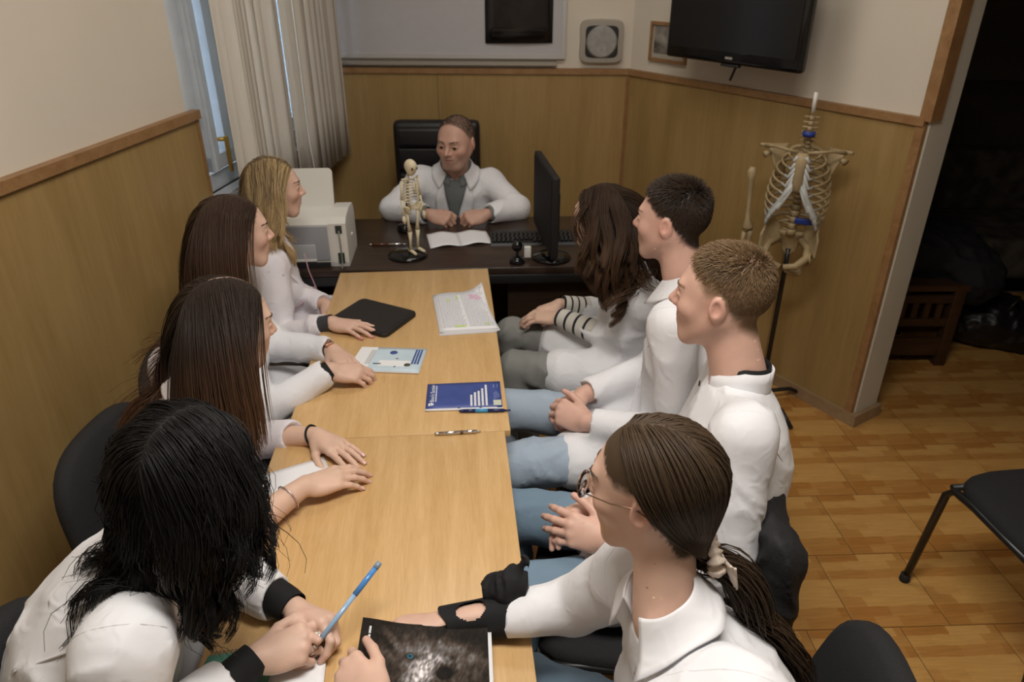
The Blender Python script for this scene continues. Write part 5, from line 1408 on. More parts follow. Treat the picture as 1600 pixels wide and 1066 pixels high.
short_hair(m0, 2600, (0.055, 0.036, 0.026), 2, 0.006, 0.007, cut=[-0.060, -0.060, -0.035, 0.002, 0.020, 0.030, 0.085, 0.130, 0.140, 0.15], r=0.0009, lift=0.5)
shirt_front(m0, grey_cloth, 0.23, 0.058); fold_collar(m0, grey_cloth, 0.040, 0.055, 16, 0.064, 0.040, low=0.045)
fold_collar(m0, coat_white, 0.055, 0.085, 34, 0.075, 0.036, low=0.030); lapels(m0, coat_white, 0.24, 0.062, 0.060)
placket(m0, coat_white, -0.27, -0.42); buttons(m0, (-0.29, -0.38), 0.005)
for i in (0, 1): cuff(m0, i, 0.76, 0.95, grey_cloth, 0.042, 0.036)
print('m0', time.time() - T0)

# --- left side of the table
kn, an = lap(2.64)
l1 = person('woman with wavy blonde hair sitting on the left nearest the printer', (-0.97, 2.64, 0.56), (-0.925, 2.605, 0.985), (0.93, 0.36), (-0.878, 2.630, 1.155), (0.94, 0.33, -0.06),
    skin=(0.66, 0.43, 0.33), hair=(0.10, 0.062, 0.032), coat=coat_pink, seed=3, vox=0.003, cuff_at=(0.78, 0.86),
    arms=[dict(W=(-0.632, 2.270, 0.777), pole=(-0.2, -0.4, -1), fwd=(0.95, -0.30, -0.01), dorsal=(0, 0, 1), curls=FLAT, spread=0.16, thumb=((0.72, 0.66, -0.12), (0.86, 0.42, -0.10), (0.95, 0.22, -0.06))),
          dict(W=(-0.72, 2.54, 0.72), pole=(-0.3, 0.3, -1), fwd=(0.75, -0.6, -0.25), dorsal=(0, 0.2, 1), curls=SOFT)], knees=kn, ankles=an)
long_hair(l1, 4000, 0.33, (0.17, 0.115, 0.062), 0.012, 5, tipcol=(0.54, 0.37, 0.18), r=0.0010, layer=(0.004, 0.022), seg=12, wav=(0.018, 1.8), clumps=44, camt=0.6, wstart=0.25, streak=((0.46, 0.33, 0.16), 0.45), back=0.12, off_face=0.42)
fold_collar(l1, coat_pink, 0.045, 0.075, 22, 0.064, 0.034); cuff(l1, 0, 0.72, 1.02, dark_grey_cloth, 0.036, 0.028)
nails(l1, [(0, k) for k in range(5)], mat('pink_nail', (0.70, 0.25, 0.32), 0.25))
def piping(b, pts, r=0.0022):
    P = settle(b, [b.C.p(*q) for q in pts], 0.004); m = MB(); m.tube([tuple(q) for q in P], r, 6); m.build('piping', pink_piping, b.root)
piping(l1, [(0.02, 0.13, -0.08), (0.05, 0.14, -0.14), (0.07, 0.16, -0.20), (0.075, 0.17, -0.27)]); piping(l1, [(0.075, 0.17, -0.27), (0.03, 0.18, -0.29), (-0.02, 0.18, -0.29)]); piping(l1, [(0.07, 0.16, -0.2), (0.12, 0.12, -0.24), (0.15, 0.05, -0.26)])
print('l1', time.time() - T0)

kn, an = lap(2.04)
l2 = person('woman with straight brown hair and smartwatch, second on the left from the desk', (-0.95, 2.05, 0.56), (-0.885, 2.045, 1.000), (0.88, 0.42), (-0.825, 2.065, 1.178), (0.86, 0.48, -0.06),
    hair=(0.045, 0.024, 0.014), coat=coat_white, seed=4, vox=0.003, cuff_at=(0.86, 0.88),
    arms=[dict(W=(-0.545, 1.882, 0.808), pole=(0.0, -0.6, -0.8), fwd=(0.96, 0.16, -0.20), dorsal=(0.1, -0.25, 1), curls=(24, 40, 25), thumb=((0.80, 0.5, -0.32), (0.95, 0.2, -0.25), (0.97, 0.05, -0.22))),
          dict(W=(-0.580, 2.052, 0.785), pole=(-0.2, 0.2, -1), fwd=(0.66, -0.74, -0.10), dorsal=(0, 0, 1), curls=(10, 14, 10))], knees=kn, ankles=an)
long_hair(l2, 3600, 0.34, (0.042, 0.022, 0.013), -0.006, 6, tipcol=(0.070, 0.034, 0.017), r=0.0011, layer=(0.003, 0.013), wav=(0.003, 1.0), back=0.45, off_face=0.7)
fold_collar(l2, coat_white, 0.045, 0.075, 22, 0.064, 0.034); cuff(l2, 0, 0.82, 1.0, black_cloth, 0.036, 0.0305)
E_, cp_, W_ = l2.cuffs[1]; d_ = unit(W_ - E_)
m = MB(); ring_tube(m, W_ - d_ * 0.035, W_ - d_ * 0.012, [0.0275, 0.0275], [0]); m.build('watch_strap', black_plastic, l2.root)
m = MB(); c_ = W_ - d_ * 0.023 + np.array((0.008, -0.006, 0.0275)); m.box(tuple(c_), (0.034, 0.030, 0.009), R=Matrix.Rotation(-0.8, 3, 'Z'), bevel=0.003); m.build('watch_case', mat('rose_gold', (0.70, 0.42, 0.30), 0.25, metal=1.0), l2.root)
print('l2', time.time() - T0)

kn, an = lap(1.47)
l3 = person('woman with long dark hair and a visible centre parting, rolled sleeves and wrist bands', (-0.92, 1.50, 0.56), (-0.745, 1.480, 0.980), (0.86, 0.48), (-0.655, 1.505, 1.148), (0.80, 0.56, -0.20),
    skin=(0.66, 0.44, 0.33), hair=(0.022, 0.013, 0.009), part=-0.004, coat=coat_pink, seed=5, vox=0.0026, cuff_at=(0.28, 0.62), sleeve_r=1.08,
    arms=[dict(W=(-0.489, 1.349, 0.800), E=(-0.625, 1.160, 0.785), fwd=(0.84, 0.53, -0.08), dorsal=(0, -0.15, 1), curls=(12, 18, 14), spread=0.05, thumb=((0.86, 0.42, -0.25), (0.95, 0.25, -0.2), (0.97, 0.15, -0.15))),
          dict(W=(-0.520, 1.585, 0.778), pole=(-0.3, 0.3, -1), fwd=(0.80, -0.60, -0.02), dorsal=(0, 0, 1), curls=FLAT, spread=0.10)], knees=kn, ankles=an)
long_hair(l3, 4200, 0.38, (0.022, 0.013, 0.009), -0.004, 7, tipcol=(0.10, 0.047, 0.022), r=0.0010, layer=(0.003, 0.012), wav=(0.005, 1.0), back=0.30, off_face=0.45)
fold_collar(l3, coat_pink, 0.045, 0.075, 22, 0.066, 0.030)
nails(l3, [(0, k) for k in range(5)] + [(1, k) for k in range(5)], nail_mat)
def band(b, arm, at, r, th, ma, name, beads=0):
    E, cp, W = b.cuffs[arm]; c = E + (W - E) * at; ax = unit(W - E); u = unit(np.cross(ax, (0.1, 0.2, 1))); v = np.cross(ax, u); m = MB()
    m.tube([tuple(c + (u * math.cos(a) + v * math.sin(a)) * r + ax * 0.004 * math.sin(a)) for a in [2 * math.pi * k / 28 for k in range(29)]], [th * (1 if not beads or k % 2 else 0.55) for k in range(29)], 7, cap=False); m.build(name, ma, b.root)
band(l3, 1, 0.95, 0.028, 0.0032, black_cloth, 'hair_tie'); band(l3, 0, 0.80, 0.0315, 0.0022, mat('bead_metal', (0.62, 0.50, 0.52), 0.3, metal=0.8), 'bead_bracelet', 1)
print('l3', time.time() - T0)

kn, an = lap(0.90, -0.50)
l4 = person('woman with messy black wavy hair nearest the camera on the left, holding a blue pen', (-0.87, 0.90, 0.56), (-0.605, 0.935, 0.995), (0.97, 0.24), (-0.515, 0.935, 1.170), (0.42, 0.90, -0.12),
    skin=(0.67, 0.45, 0.35), hair=(0.006, 0.005, 0.005), coat=coat_white, seed=6, vox=0.0024, cuff_at=(0.72, 0.72), sleeve_r=1.12, girth=1.04,
    arms=[dict(W=(-0.452, 0.868, 0.806), E=(-0.610, 0.665, 0.775), fwd=(0.93, 0.36, 0.06), dorsal=(-0.30, -0.50, 0.80), curls=[(38, 60, 25), (48, 72, 40), (54, 76, 40), (58, 76, 40)], thumb=((0.70, 0.66, -0.25), (0.90, 0.36, -0.20), (0.98, -0.10, -0.15))),
          dict(W=(-0.420, 0.992, 0.792), E=(-0.605, 1.115, 0.790), fwd=(0.92, -0.38, 0.04), dorsal=(0.10, 0.62, 0.78), curls=[(40, 55, 25), (52, 68, 35), (60, 72, 40), (62, 72, 40)], thumb=((0.76, 0.60, -0.22), (0.92, 0.36, -0.10), (0.98, 0.05, -0.10)))], knees=kn, ankles=an)
long_hair(l4, 5400, 0.268, (0.007, 0.006, 0.006), 0.01, 8, r=0.0009, layer=(0.004, 0.024), wav=(0.018, 1.9), clumps=100, camt=0.74, cpow=1.8, wstart=0.30, back=0.18, off_face=0.2, lenvar=0.32, fluff=0.045, flyaway=0.02, seg=12, stiff=0.74)
for i in (0, 1): cuff(l4, i, 0.66, 1.0, black_cloth, 0.037, 0.030, wob=0.04)
ring_silver = mat('ring_silver', (0.70, 0.69, 0.66), 0.2, metal=1.0)
def finger_ring(b, arm, fi, back, r, name, ma, stone=None):
    tp, d, nd = b.tips[arm][fi]; hp = b.arm[arm][4]; mc = [(0.090, 0.028, 0.0), (0.094, 0.008, 0.003), (0.089, -0.012, 0.001), (0.080, -0.030, -0.004)][fi]
    sc = 0.92; a = math.radians(curl_of(arm, fi)[0]); dl = np.array((math.cos(a), 0, -math.sin(a))); c = hp(np.array(mc) + dl * back); Fm = b.arm[arm][3]; ax = Fm @ dl; u = Fm @ np.array((0, 1, 0)); v = np.cross(ax, u); m = MB()
    m.tube([tuple(c + (u * math.cos(t) + v * math.sin(t)) * r) for t in [2 * math.pi * k / 20 for k in range(21)]], 0.0016, 7, cap=False); o = m.build(name, ma, b.root)
    if stone:
        w = Fm @ np.array((math.sin(a), 0, math.cos(a))); m = MB(); m.lathe([(0.0045, 0), (0.0055, 0.0015), (0.003, 0.0035)], tuple(c + w * r), 10, R=Matrix([[float(q) for q in row] for row in np.stack([ax, u, w], 1)])); m.build('ring_stone', stone, o)
def curl_of(arm, fi): return ([(38, 60, 25), (48, 72, 40), (54, 76, 40), (58, 76, 40)], [(40, 55, 25), (52, 68, 35), (60, 72, 40), (62, 72, 40)])[arm][fi]
st_ = mat('pale_stone', (0.65, 0.62, 0.50), 0.1)
finger_ring(l4, 0, 1, 0.022, 0.0105, 'finger_ring', ring_silver, st_); finger_ring(l4, 0, 2, 0.020, 0.0100, 'finger_ring', ring_silver, st_); finger_ring(l4, 0, 1, 0.030, 0.0100, 'finger_ring', ring_silver)
m = MB(); q0 = settle(l4, [l4.C.p(-0.02, -0.2, -0.33), l4.C.p(0.05, -0.2, -0.36), l4.C.p(0.10, -0.18, -0.42), l4.C.p(0.08, -0.18, -0.48)], 0.006)
m.tube([tuple(q) for q in q0], 0.008, 6, flat=0.3); m.build('back_tie', coat_white, l4.root)
print('l4', time.time() - T0)

# --- right side of the table
r1 = person('woman with wavy brown hair and striped cuffs on the right beside the monitor', (0.47, 2.32, 0.56), (0.405, 2.330, 0.955), (-0.98, -0.10), (0.300, 2.365, 1.128), (-0.72, 0.68, -0.05),
    skin=(0.63, 0.42, 0.32), hair=(0.035, 0.018, 0.010), seed=7, vox=0.003, trousers=grey_trouser, cuff_at=(0.64, 0.50), coat_len=0.62,
    arms=[dict(W=(0.185, 2.545, 0.720), pole=(0.5, 0.5, -0.8), fwd=(-0.92, -0.30, -0.18), dorsal=(0, 0.1, 1), curls=(14, 22, 14)),
          dict(W=(0.175, 2.445, 0.715), E=(0.385, 2.265, 0.705), fwd=(-0.90, 0.38, -0.16), dorsal=(0, -0.1, 1), curls=(12, 18, 14), spread=0.12)],
    knees=[(0.00, 2.56, 0.585), (0.01, 2.30, 0.575)], ankles=[(0.04, 2.56, 0.1), (0.06, 2.22, 0.1)])
long_hair(r1, 3400, 0.36, (0.034, 0.018, 0.010), 0.0, 9, tipcol=(0.085, 0.043, 0.020), r=0.0012, layer=(0.003, 0.018), wav=(0.026, 1.7), clumps=36, camt=0.72, wstart=0.2, seg=13, back=1.1, off_face=0.9, stiff=0.84)
stripe = cloth('cream_knit', (0.62, 0.60, 0.54))
for arm, a0, a1 in ((0, 0.50, 0.98), (1, 0.36, 0.98)): cuff(r1, arm, a0, a1, [stripe, navy_cloth], 0.045, 0.036, 'striped_cuff', 17, [0, 0, 0, 1] * 4, wob=0.01)
fold_collar(r1, coat_white, 0.045, 0.075, 22, 0.064, 0.034); buttons(r1, (-0.20, -0.29, -0.38))
print('r1', time.time() - T0)

r2 = person('young man with short dark brown hair and clasped hands, middle of the right side', (0.50, 1.87, 0.57), (0.505, 1.915, 1.070), (-0.90, 0.43), (0.450, 1.955, 1.250), (-0.84, 0.54, -0.03), female=False, hs=0.98,
    skin=(0.62, 0.38, 0.30), hair=(0.022, 0.014, 0.010), seed=8, cut=[-0.072, -0.072, -0.045, 0.004, 0.024, 0.026, 0.058, 0.082, 0.100, 0.13], vox=0.0028, trousers=jeans_light, stubble=(0.35, 0.22, 0.17), coat_len=0.52, cuff_at=(0.86, 0.88), soft=0.012,
    arms=[dict(W=(0.222, 1.915, 0.700), pole=(0.5, 0.4, -0.8), fwd=(-0.86, -0.48, -0.10), dorsal=(-0.2, 0.35, 0.9), curls=(48, 55, 30)),
          dict(W=(0.220, 1.765, 0.700), pole=(0.5, -0.4, -0.8), fwd=(-0.82, 0.56, 0.05), dorsal=(-0.3, -0.55, 0.75), curls=(40, 50, 30), thumb=((0.76, 0.60, -0.1), (0.92, 0.36, 0.1), (0.95, 0.1, 0.0)))],
    knees=[(-0.06, 2.035, 0.575), (-0.05, 1.715, 0.575)], ankles=[(0.0, 2.05, 0.1), (0.02, 1.68, 0.1)])
short_hair(r2, 6500, (0.042, 0.027, 0.018), 10, 0.019, 0.008, r=0.0009, lift=0.42, fwd=0.30, cut=[-0.072, -0.072, -0.045, 0.004, 0.024, 0.026, 0.058, 0.082, 0.100, 0.13])
fold_collar(r2, coat_white, 0.052, 0.095, 22, 0.072, 0.045, tip_in=-0.4); band_collar(r2, navy_cloth, 0.066, -0.02, 0.030, 12, name='shirt_collar')
m = MB(); ring_tube(m, *[r2.cuffs[0][0] + (r2.cuffs[0][2] - r2.cuffs[0][0]) * k for k in (0.85, 0.885)], [0.0425, 0.042], [0]); m.build('cuff_edge', black_cloth, r2.root)
print('r2', time.time() - T0)

r3 = person('young man with short fair hair in front of the ponytailed woman on the right', (0.47, 1.365, 0.57), (0.520, 1.420, 1.065), (-0.97, 0.24), (0.462, 1.452, 1.240), (-0.86, 0.50, -0.03), female=False, hs=1.0,
    skin=(0.66, 0.41, 0.32), hair=(0.15, 0.095, 0.048), brow=(0.16, 0.09, 0.05), seed=9, cut=[-0.072, -0.072, -0.045, 0.004, 0.024, 0.026, 0.058, 0.082, 0.100, 0.13], vox=0.0026, trousers=jeans_mid, coat_len=0.5, cuff_at=(0.86, 0.86), soft=0.022, scalp=(0.20, 0.125, 0.075),
    arms=[dict(W=(0.225, 1.400, 0.715), pole=(0.5, 0.5, -0.8), fwd=(-0.88, -0.34, -0.12), dorsal=(0.2, 0.55, 0.7), curls=(28, 26, 14)),
          dict(W=(0.225, 1.262, 0.712), pole=(0.6, -0.5, -0.7), fwd=(-0.92, 0.34, 0.06), dorsal=(0.15, -0.70, 0.55), curls=(22, 22, 12), spread=0.12, thumb=((0.70, 0.70, -0.1), (0.88, 0.46, 0.0), (0.95, 0.3, 0.05)))],
    knees=[(-0.02, 1.505, 0.575), (0.0, 1.23, 0.575)], ankles=[(0.03, 1.52, 0.1), (0.05, 1.20, 0.1)])
short_hair(r3, 8000, (0.18, 0.112, 0.056), 11, 0.014, 0.0045, r=0.0008, lift=0.42, fwd=0.30, swirl=0.15, cut=[-0.072, -0.072, -0.045, 0.004, 0.024, 0.026, 0.058, 0.082, 0.100, 0.13])
band_collar(r3, coat_white, 0.068, -0.04, 0.026, 16, th=0.004); band_collar(r3, black_cloth, 0.061, -0.02, 0.033, 10, name='shirt_collar')
buttons(r3, (-0.055,), 0.03, black_plastic)
print('r3', time.time() - T0)

r4 = person('woman with glasses and low ponytail nearest the camera on the right, holding a magazine', (0.41, 0.76, 0.56), (0.238, 0.792, 1.010), (-0.955, -0.28), (0.212, 0.862, 1.192), (-0.86, 0.50, -0.12),
    skin=(0.66, 0.43, 0.33), hair=(0.060, 0.037, 0.020), seed=10, cut=[-0.100, -0.100, -0.085, -0.030, 0.032, 0.034, 0.036, 0.058, 0.084, 0.13], vox=0.0024, trousers=jeans_mid, cuff_at=(0.50, 0.80), sleeve_r=1.06, coat_len=0.45,
    arms=[dict(W=(-0.128, 0.962, 0.786), E=(0.120, 1.000, 0.790), fwd=(-0.98, -0.12, 0.02), dorsal=(0.0, 0.30, 0.95), curls=(20, 30, 20), thumb=((0.80, 0.55, -0.20), (0.93, 0.30, -0.05), (0.97, 0.15, 0.0))),
          dict(W=(-0.214, 0.755, 0.856), E=(-0.020, 0.636, 0.800), fwd=(-0.74, 0.66, -0.10), dorsal=(-0.25, -0.30, 0.90), curls=[(34, 48, 25), (40, 55, 30), (44, 58, 30), (46, 60, 30)], thumb=((0.80, 0.55, -0.12), (0.93, 0.34, -0.10), (0.97, 0.20, -0.10)))],
    knees=[(0.03, 0.98, 0.575), (0.03, 0.70, 0.575)], ankles=[(0.06, 1.0, 0.1), (0.06, 0.68, 0.1)])
b = r4; rng = np.random.default_rng(12); H = b.H
tie = np.array((0.008, -0.080, -0.122)); r4cut = [-0.100, -0.100, -0.085, -0.030, 0.032, 0.034, 0.036, 0.058, 0.084, 0.13]; q = roots(b, 5000, rng, r4cut)
S_ = collider(b); tw_ = H.p(*tie).astype(F32)
side = np.sign(q[:, 0] + 0.004); tp_ = np.clip((q[:, 2] - 0.07) / 0.05, 0, 1)
d0 = np.stack([side * (0.15 + 0.75 * tp_), -0.75 - 0 * side, -0.45 * (1 - tp_)], 1)
def to_tie(P, t):
    v = tw_ - P; r = np.linalg.norm(v, axis=1, keepdims=True); return (v / (r + 1e-6) * 3.2 + np.array((0, 0, 1.0), dtype=F32)).astype(F32)
Lt = np.linalg.norm(q - tie, axis=1) * 1.22 * H.s
p_ = strands(b, q, d0, Lt, 12, rng.uniform(0.003, 0.013, len(q)), rng, stiff=0.66, off_face=0.0, S=S_, bias=to_tie, grav=1.0)
t_ = np.clip((np.linspace(0, 1, 13) - 0.72) / 0.28, 0, 1)[None, :, None] ** 1.5
p_ = p_ * (1 - t_) + (tw_ + rng.normal(size=(len(q), 1, 3)) * 0.007) * t_
lp = H.inv(p_.astype(F32)); bad = ((lp[..., 1] > -0.028) & (lp[..., 2] < 0.014)) | ((lp[..., 1] > 0.042) & (lp[..., 2] < 0.020)) | ((lp[..., 1] > -0.030) & (lp[..., 2] < -0.035)); p_ = p_[~bad.any(1)]
hair_mesh(b, p_, rng, (0.050, 0.031, 0.017), None, 0.0012, var=0.22, taper=0.8)
n = 1400; q2 = np.repeat(tie[None], n, 0) + rng.normal(size=(n, 3)) * 0.008
d2 = np.array((0.35, -0.85, 0.10))[None] + rng.normal(size=(n, 3)) * 0.12
p2 = strands(b, q2, d2, 0.36 * rng.uniform(0.65, 1.1, n), 13, rng.uniform(0.004, 0.04, n), rng, stiff=0.70, off_face=0.0, S=S_)
p2, near = clump(p2, rng, 16, 0.35, 1.0); p2 = wave(p2, near, rng, 0.010, 1.1, 16)
hair_mesh(b, p2, rng, (0.045, 0.027, 0.015), (0.060, 0.034, 0.018), 0.0012, name='ponytail')
# scrunchie: a gathered ring with two loose ends
scr = mat('cream_scrunchie', (0.66, 0.56, 0.47), 0.8, noise=0.25, nscale=60)
ax = unit(H.d(0.55, -0.75, 0.1)); u_ = unit(np.cross(ax, (0, 0, 1))); v_ = np.cross(ax, u_); m = MB()
def sc_fn(u, v):
    a = 2 * math.pi * u; c_ = 2 * math.pi * v; rr = 0.0235 + 0.003 * math.sin(9 * a); tr2 = 0.0105 * (1 + 0.35 * math.sin(13 * a + 1)) 
    return tuple(tw_ + ax * (0.012 + tr2 * math.sin(c_) * 1.1) + (u_ * math.cos(a) + v_ * math.sin(a)) * (rr + tr2 * math.cos(c_)))
m.grid(sc_fn, 61, 11)
m.build('scrunchie', scr, b.root)
for s_ in (-1, 1):
    m = MB(); m.grid(lambda u, v: tuple(tw_ + ax * (0.02 + 0.012 * v) + u_ * (s_ * (0.018 + 0.034 * v)) + v_ * (0.030 * (u - 0.5) * (0.4 + v) + 0.008 * math.sin(6 * u + 4 * v)) + np.array((0, 0, 0.02 * (1 - v) - 0.008))), 8, 8, 0.002); m.build('scrunchie_end', scr, b.root)
# glasses
wire = mat('bronze_wire', (0.24, 0.15, 0.10), 0.3, metal=0.8); lens = mat('spectacle_lens', (1, 1, 1), 0.0, trans=1.0)
m = MB()
def rim(e, a): return H.p(e * (0.033 + 0.0245 * math.cos(a)), 0.1075 - 0.22 * max(0.0, abs(0.0245 * math.cos(a) + 0.033) - 0.01) ** 1.6, 0.000 + 0.0215 * math.sin(a) * (1 + 0.1 * math.cos(a)))
for e in (-1, 1): m.tube([tuple(rim(e, 2 * math.pi * k / 28)) for k in range(29)], 0.0009, 6, cap=False)
m.tube([tuple(H.p(-0.010, 0.108, 0.004)), tuple(H.p(0, 0.111, 0.007)), tuple(H.p(0.010, 0.108, 0.004))], 0.0011, 6)
for e in (-1, 1): m.tube([tuple(H.p(e * 0.0575, 0.094, 0.006)), tuple(H.p(e * 0.066, 0.090, 0.008)), tuple(H.p(e * 0.078, 0.04, 0.010)), tuple(H.p(e * 0.0815, 0.0, 0.014)), tuple(H.p(e * 0.0815, -0.02, 0.004)), tuple(H.p(e * 0.080, -0.034, -0.018))], 0.0013, 6)
gf = m.build('glasses_frame', wire, b.root)
for e in (-1, 1):
    m = MB(); m.grid(lambda u, v: tuple(H.p(e * 0.033, 0.1045, 0) * (1 - u) + np.array(rim(e, 2 * math.pi * v)) * u), 4, 29, 0.0008); m.build('lens', lens, gf)
fold_collar(r4, coat_white, 0.058, 0.088, 26, 0.053, 0.050, tip_in=0.3, low=0.012); placket(r4, coat_white, -0.12, -0.5)
m = MB(); o_ = on_front(r4, -0.075, -0.17, 0.003); m.box(tuple(o_), (0.004, 0.016, 0.014), R=Matrix.Rotation(0.3, 3, 'Z')); m.build('blue_embroidery', mat('blue_thread', (0.05, 0.16, 0.34), 0.6), r4.root)
# black knit sleeve with a cut-out over the wrist
E_, cp_, W_ = r4.cuffs[0]; A_ = E_ + (W_ - E_) * 0.44; B_ = E_ + (W_ - E_) * 1.0; ax = unit(B_ - A_); u_ = unit(np.array((0, 0, 1)) - ax * ax[2]); v_ = np.cross(ax, u_)
m = MB(); nA, nT = 72, 48; vs = []
for i in range(nT + 1):
    t = i / nT
    for k in range(nA):
        a = 2 * math.pi * k / nA; r = 0.0435 - 0.013 * t + 0.0012 * math.sin(3 * a + 5 * t)
        vs.append(A_ + (B_ - A_) * t + ax * (0.010 * math.sin(2 * a + 1) if i == nT else 0) + (u_ * math.cos(a) + v_ * math.sin(a)) * r)
fs = []
for i in range(nT):
    for k in range(nA):
        t = (i + 0.5) / nT; a = 2 * math.pi * (k + 0.5) / nA; da = (a + 0.15 + math.pi) % (2 * math.pi) - math.pi
        if ((t - 0.64) / 0.20) ** 2 + (da / 0.62) ** 2 < 1: continue
        fs.append((i * nA + k, i * nA + (k + 1) % nA, (i + 1) * nA + (k + 1) % nA, (i + 1) * nA + k))
m._add([tuple(v) for v in vs], fs, 0, True); m.build('knit_sleeve', black_cloth, r4.root)
Kb = Solid(); c_ = E_ + (W_ - E_) * 0.53
Kb.el(c_ + np.array((-0.008, 0.030, 0.042)), (0.040, 0.030, 0.028), None, 0.02); Kb.el(c_ + np.array((0.018, 0.028, 0.058)), (0.022, 0.024, 0.026), None, 0.02); Kb.rc(c_ + np.array((0.01, 0.03, 0.06)), c_ + np.array((0.035, 0.035, 0.100)), 0.016, 0.006, 0.015)
Kb.disp = folds(31, 0.010, (16, 16, 16), 0.009, (26, 26, 26))
put('knit_bunch', solid_mesh('knit_bunch', Kb, 0.003), black_cloth, r4.root)
print('r4', time.time() - T0)

# ------------------------------------------------------------------ held things
M_ = lambda q: Vector(q)
t = pen('ballpoint_pen', (-0.352, 0.905, 0.800), (-0.258, 1.020, 0.872), 0.0050, 'pale blue ballpoint pen held by the black haired woman',
    [('tip', -0.06, 0.04, 0.25, 0.9, grey_plastic), ('barrel', 0.04, 0.62, 1, 1, mat('frosted_blue_barrel', (0.30, 0.46, 0.66), 0.2, spec=0.7)), ('cap', 0.62, 0.98, 1.15, 1.1, mat('clear_blue_plastic', (0.08, 0.26, 0.62), 0.2)), ('end_plug', 0.98, 1.06, 1.2, 1.1, mat('grey_blue_plug', (0.22, 0.30, 0.40), 0.3))])
# magazine in the hands of the ponytailed woman
t = empty('magazine', (-0.16, 0.85, 0.80), 0, 'thick magazine with a dark dog portrait cover held over the table', 'magazine')
TLm, TRm, BRm, BLm = [Vector(p) for p in ((-0.272, 0.935, 0.822), (-0.046, 0.950, 0.802), (-0.030, 0.690, 0.800), (-0.262, 0.680, 0.812))]
def mg(u, v, dz=0.0):
    p = TLm.lerp(TRm, u).lerp(BLm.lerp(BRm, u), v); return (p.x, p.y, p.z + dz + 0.010 * math.exp(-(u / 0.25) ** 2) * (1 - v) - 0.008 * math.sin(math.pi * u) * (1 - v))
m = MB(); m.grid(lambda v, u: mg(u, v, -0.001), 14, 18, 0.010); m.build('page_block', paper, t)
m = MB(); m.grid(lambda v, u: mg(u * 1.03 if u > 0.9 else u, v, -0.012), 14, 18, 0.003); m.build('inner_pages', paper, t)
def cover_mat():
    m, nt, b = nodes_of('dog_portrait_print')
    a = N(nt, 'VertexColor'); a.layer_name = 'Col'; nt.links.new(a.outputs['Color'], b.inputs['Base Color']); b.inputs['Roughness'].default_value = 0.38; b.inputs['Specular IOR Level'].default_value = 0.12
    return m
nu_, nv_ = 170, 190
uu, vv = np.meshgrid(np.linspace(0, 1, nu_), np.linspace(0, 1, nv_), indexing='ij')
def cover_color(u, v):
    """a dog's face looking up at the reader: dark surround, grey brow and muzzle, one blue-grey eye, black nose (v runs down)"""
    x, y = u, v * 1.16
    def vn(a, b_, k): return vnoise(np.stack([a, b_, 0 * x + k], -1).astype(F32))
    fur = vn(x * 34 + y * 12, y * 16 - x * 6, 1.3); big = vn(x * 6, y * 6, 4.1); fine = vn(x * 70 + 34 * y, y * 26 - x * 30, 9.2); edge = vn(x * 11, y * 11, 7.7)
    def blob(cx, cy, rx, ry, rot=0.0):
        c_, s_ = math.cos(rot), math.sin(rot); a, b_ = (x - cx) * c_ + (y - cy) * s_, -(x - cx) * s_ + (y - cy) * c_; return np.exp(-((a / rx) ** 2 + (b_ / ry) ** 2) ** 1.4)
    head = blob(0.56, 0.36, 0.36, 0.24, 0.12)
    g = 0.005 + 0.004 * big + 0.10 * head * (0.08 + 1.3 * fur ** 1.6)
    g = g + 0.10 * blob(0.47, 0.235, 0.20, 0.045, -0.25) * (0.4 + fur) + 0.07 * blob(0.25, 0.17, 0.10, 0.030, 0.9) * (0.3 + fur) + 0.09 * blob(0.80, 0.30, 0.20, 0.05, 0.55) * (0.2 + fur)
    g = g + 0.30 * blob(0.55, 0.42, 0.13, 0.10, 0.5) * (0.25 + fine) + 0.36 * blob(0.46, 0.50, 0.09, 0.12, 0.1) * (0.3 + fine) + 0.22 * blob(0.60, 0.325, 0.14, 0.035, 0.45) * (0.1 + fine)
    g = g * (0.6 + 0.8 * edge)
    g = g * (1 - 0.90 * blob(0.39, 0.315, 0.060, 0.042, 0.4)) * (1 - 0.97 * np.clip(blob(0.66, 0.47, 0.085, 0.080) * 1.4, 0, 1)) * (1 - 0.7 * blob(0.26, 0.27, 0.10, 0.03, 0.8)) * (1 - 0.6 * blob(0.85, 0.14, 0.30, 0.07, 0.2))
    g = g * (0.45 + 1.1 * fine ** 1.3); br = np.clip(1 - g * 9, 0, 1); col = np.stack([g * (1.06 + 0.5 * br), g * (0.97 + 0.08 * br), g * (0.95 - 0.25 * br)], -1)
    e = np.clip((1 - np.sqrt(((x - 0.395) / 0.028) ** 2 + ((y - 0.315) / 0.026) ** 2)) * 4, 0, 1)[..., None]; col = col * (1 - e) + np.array((0.025, 0.12, 0.17)) * e
    pu = np.clip((1 - np.sqrt(((x - 0.393) / 0.013) ** 2 + ((y - 0.313) / 0.012) ** 2)) * 3, 0, 1)[..., None]; col = col * (1 - pu) + 0.004 * pu
    return col
V = np.array([mg(u, v, 0.0004) for u, v in zip(uu.ravel(), vv.ravel())], dtype=np.float32)
ii = np.arange(nu_ * nv_).reshape(nu_, nv_); Qd = np.stack([ii[:-1, :-1], ii[:-1, 1:], ii[1:, 1:], ii[1:, :-1]], -1).reshape(-1, 4)
put('cover', raw_mesh('cover', V, None, Qd, cover_color(uu, vv).reshape(-1, 3)), cover_mat(), t)
m = MB()
for j in range(12):
    if j == 4: continue
    m.grid(lambda v, u: mg(0.062 + 0.016 * u, 0.165 - 0.0085 * j - 0.0062 * v, 0.0010), 2, 2)
m.build('small_lettering', white_ink, t)

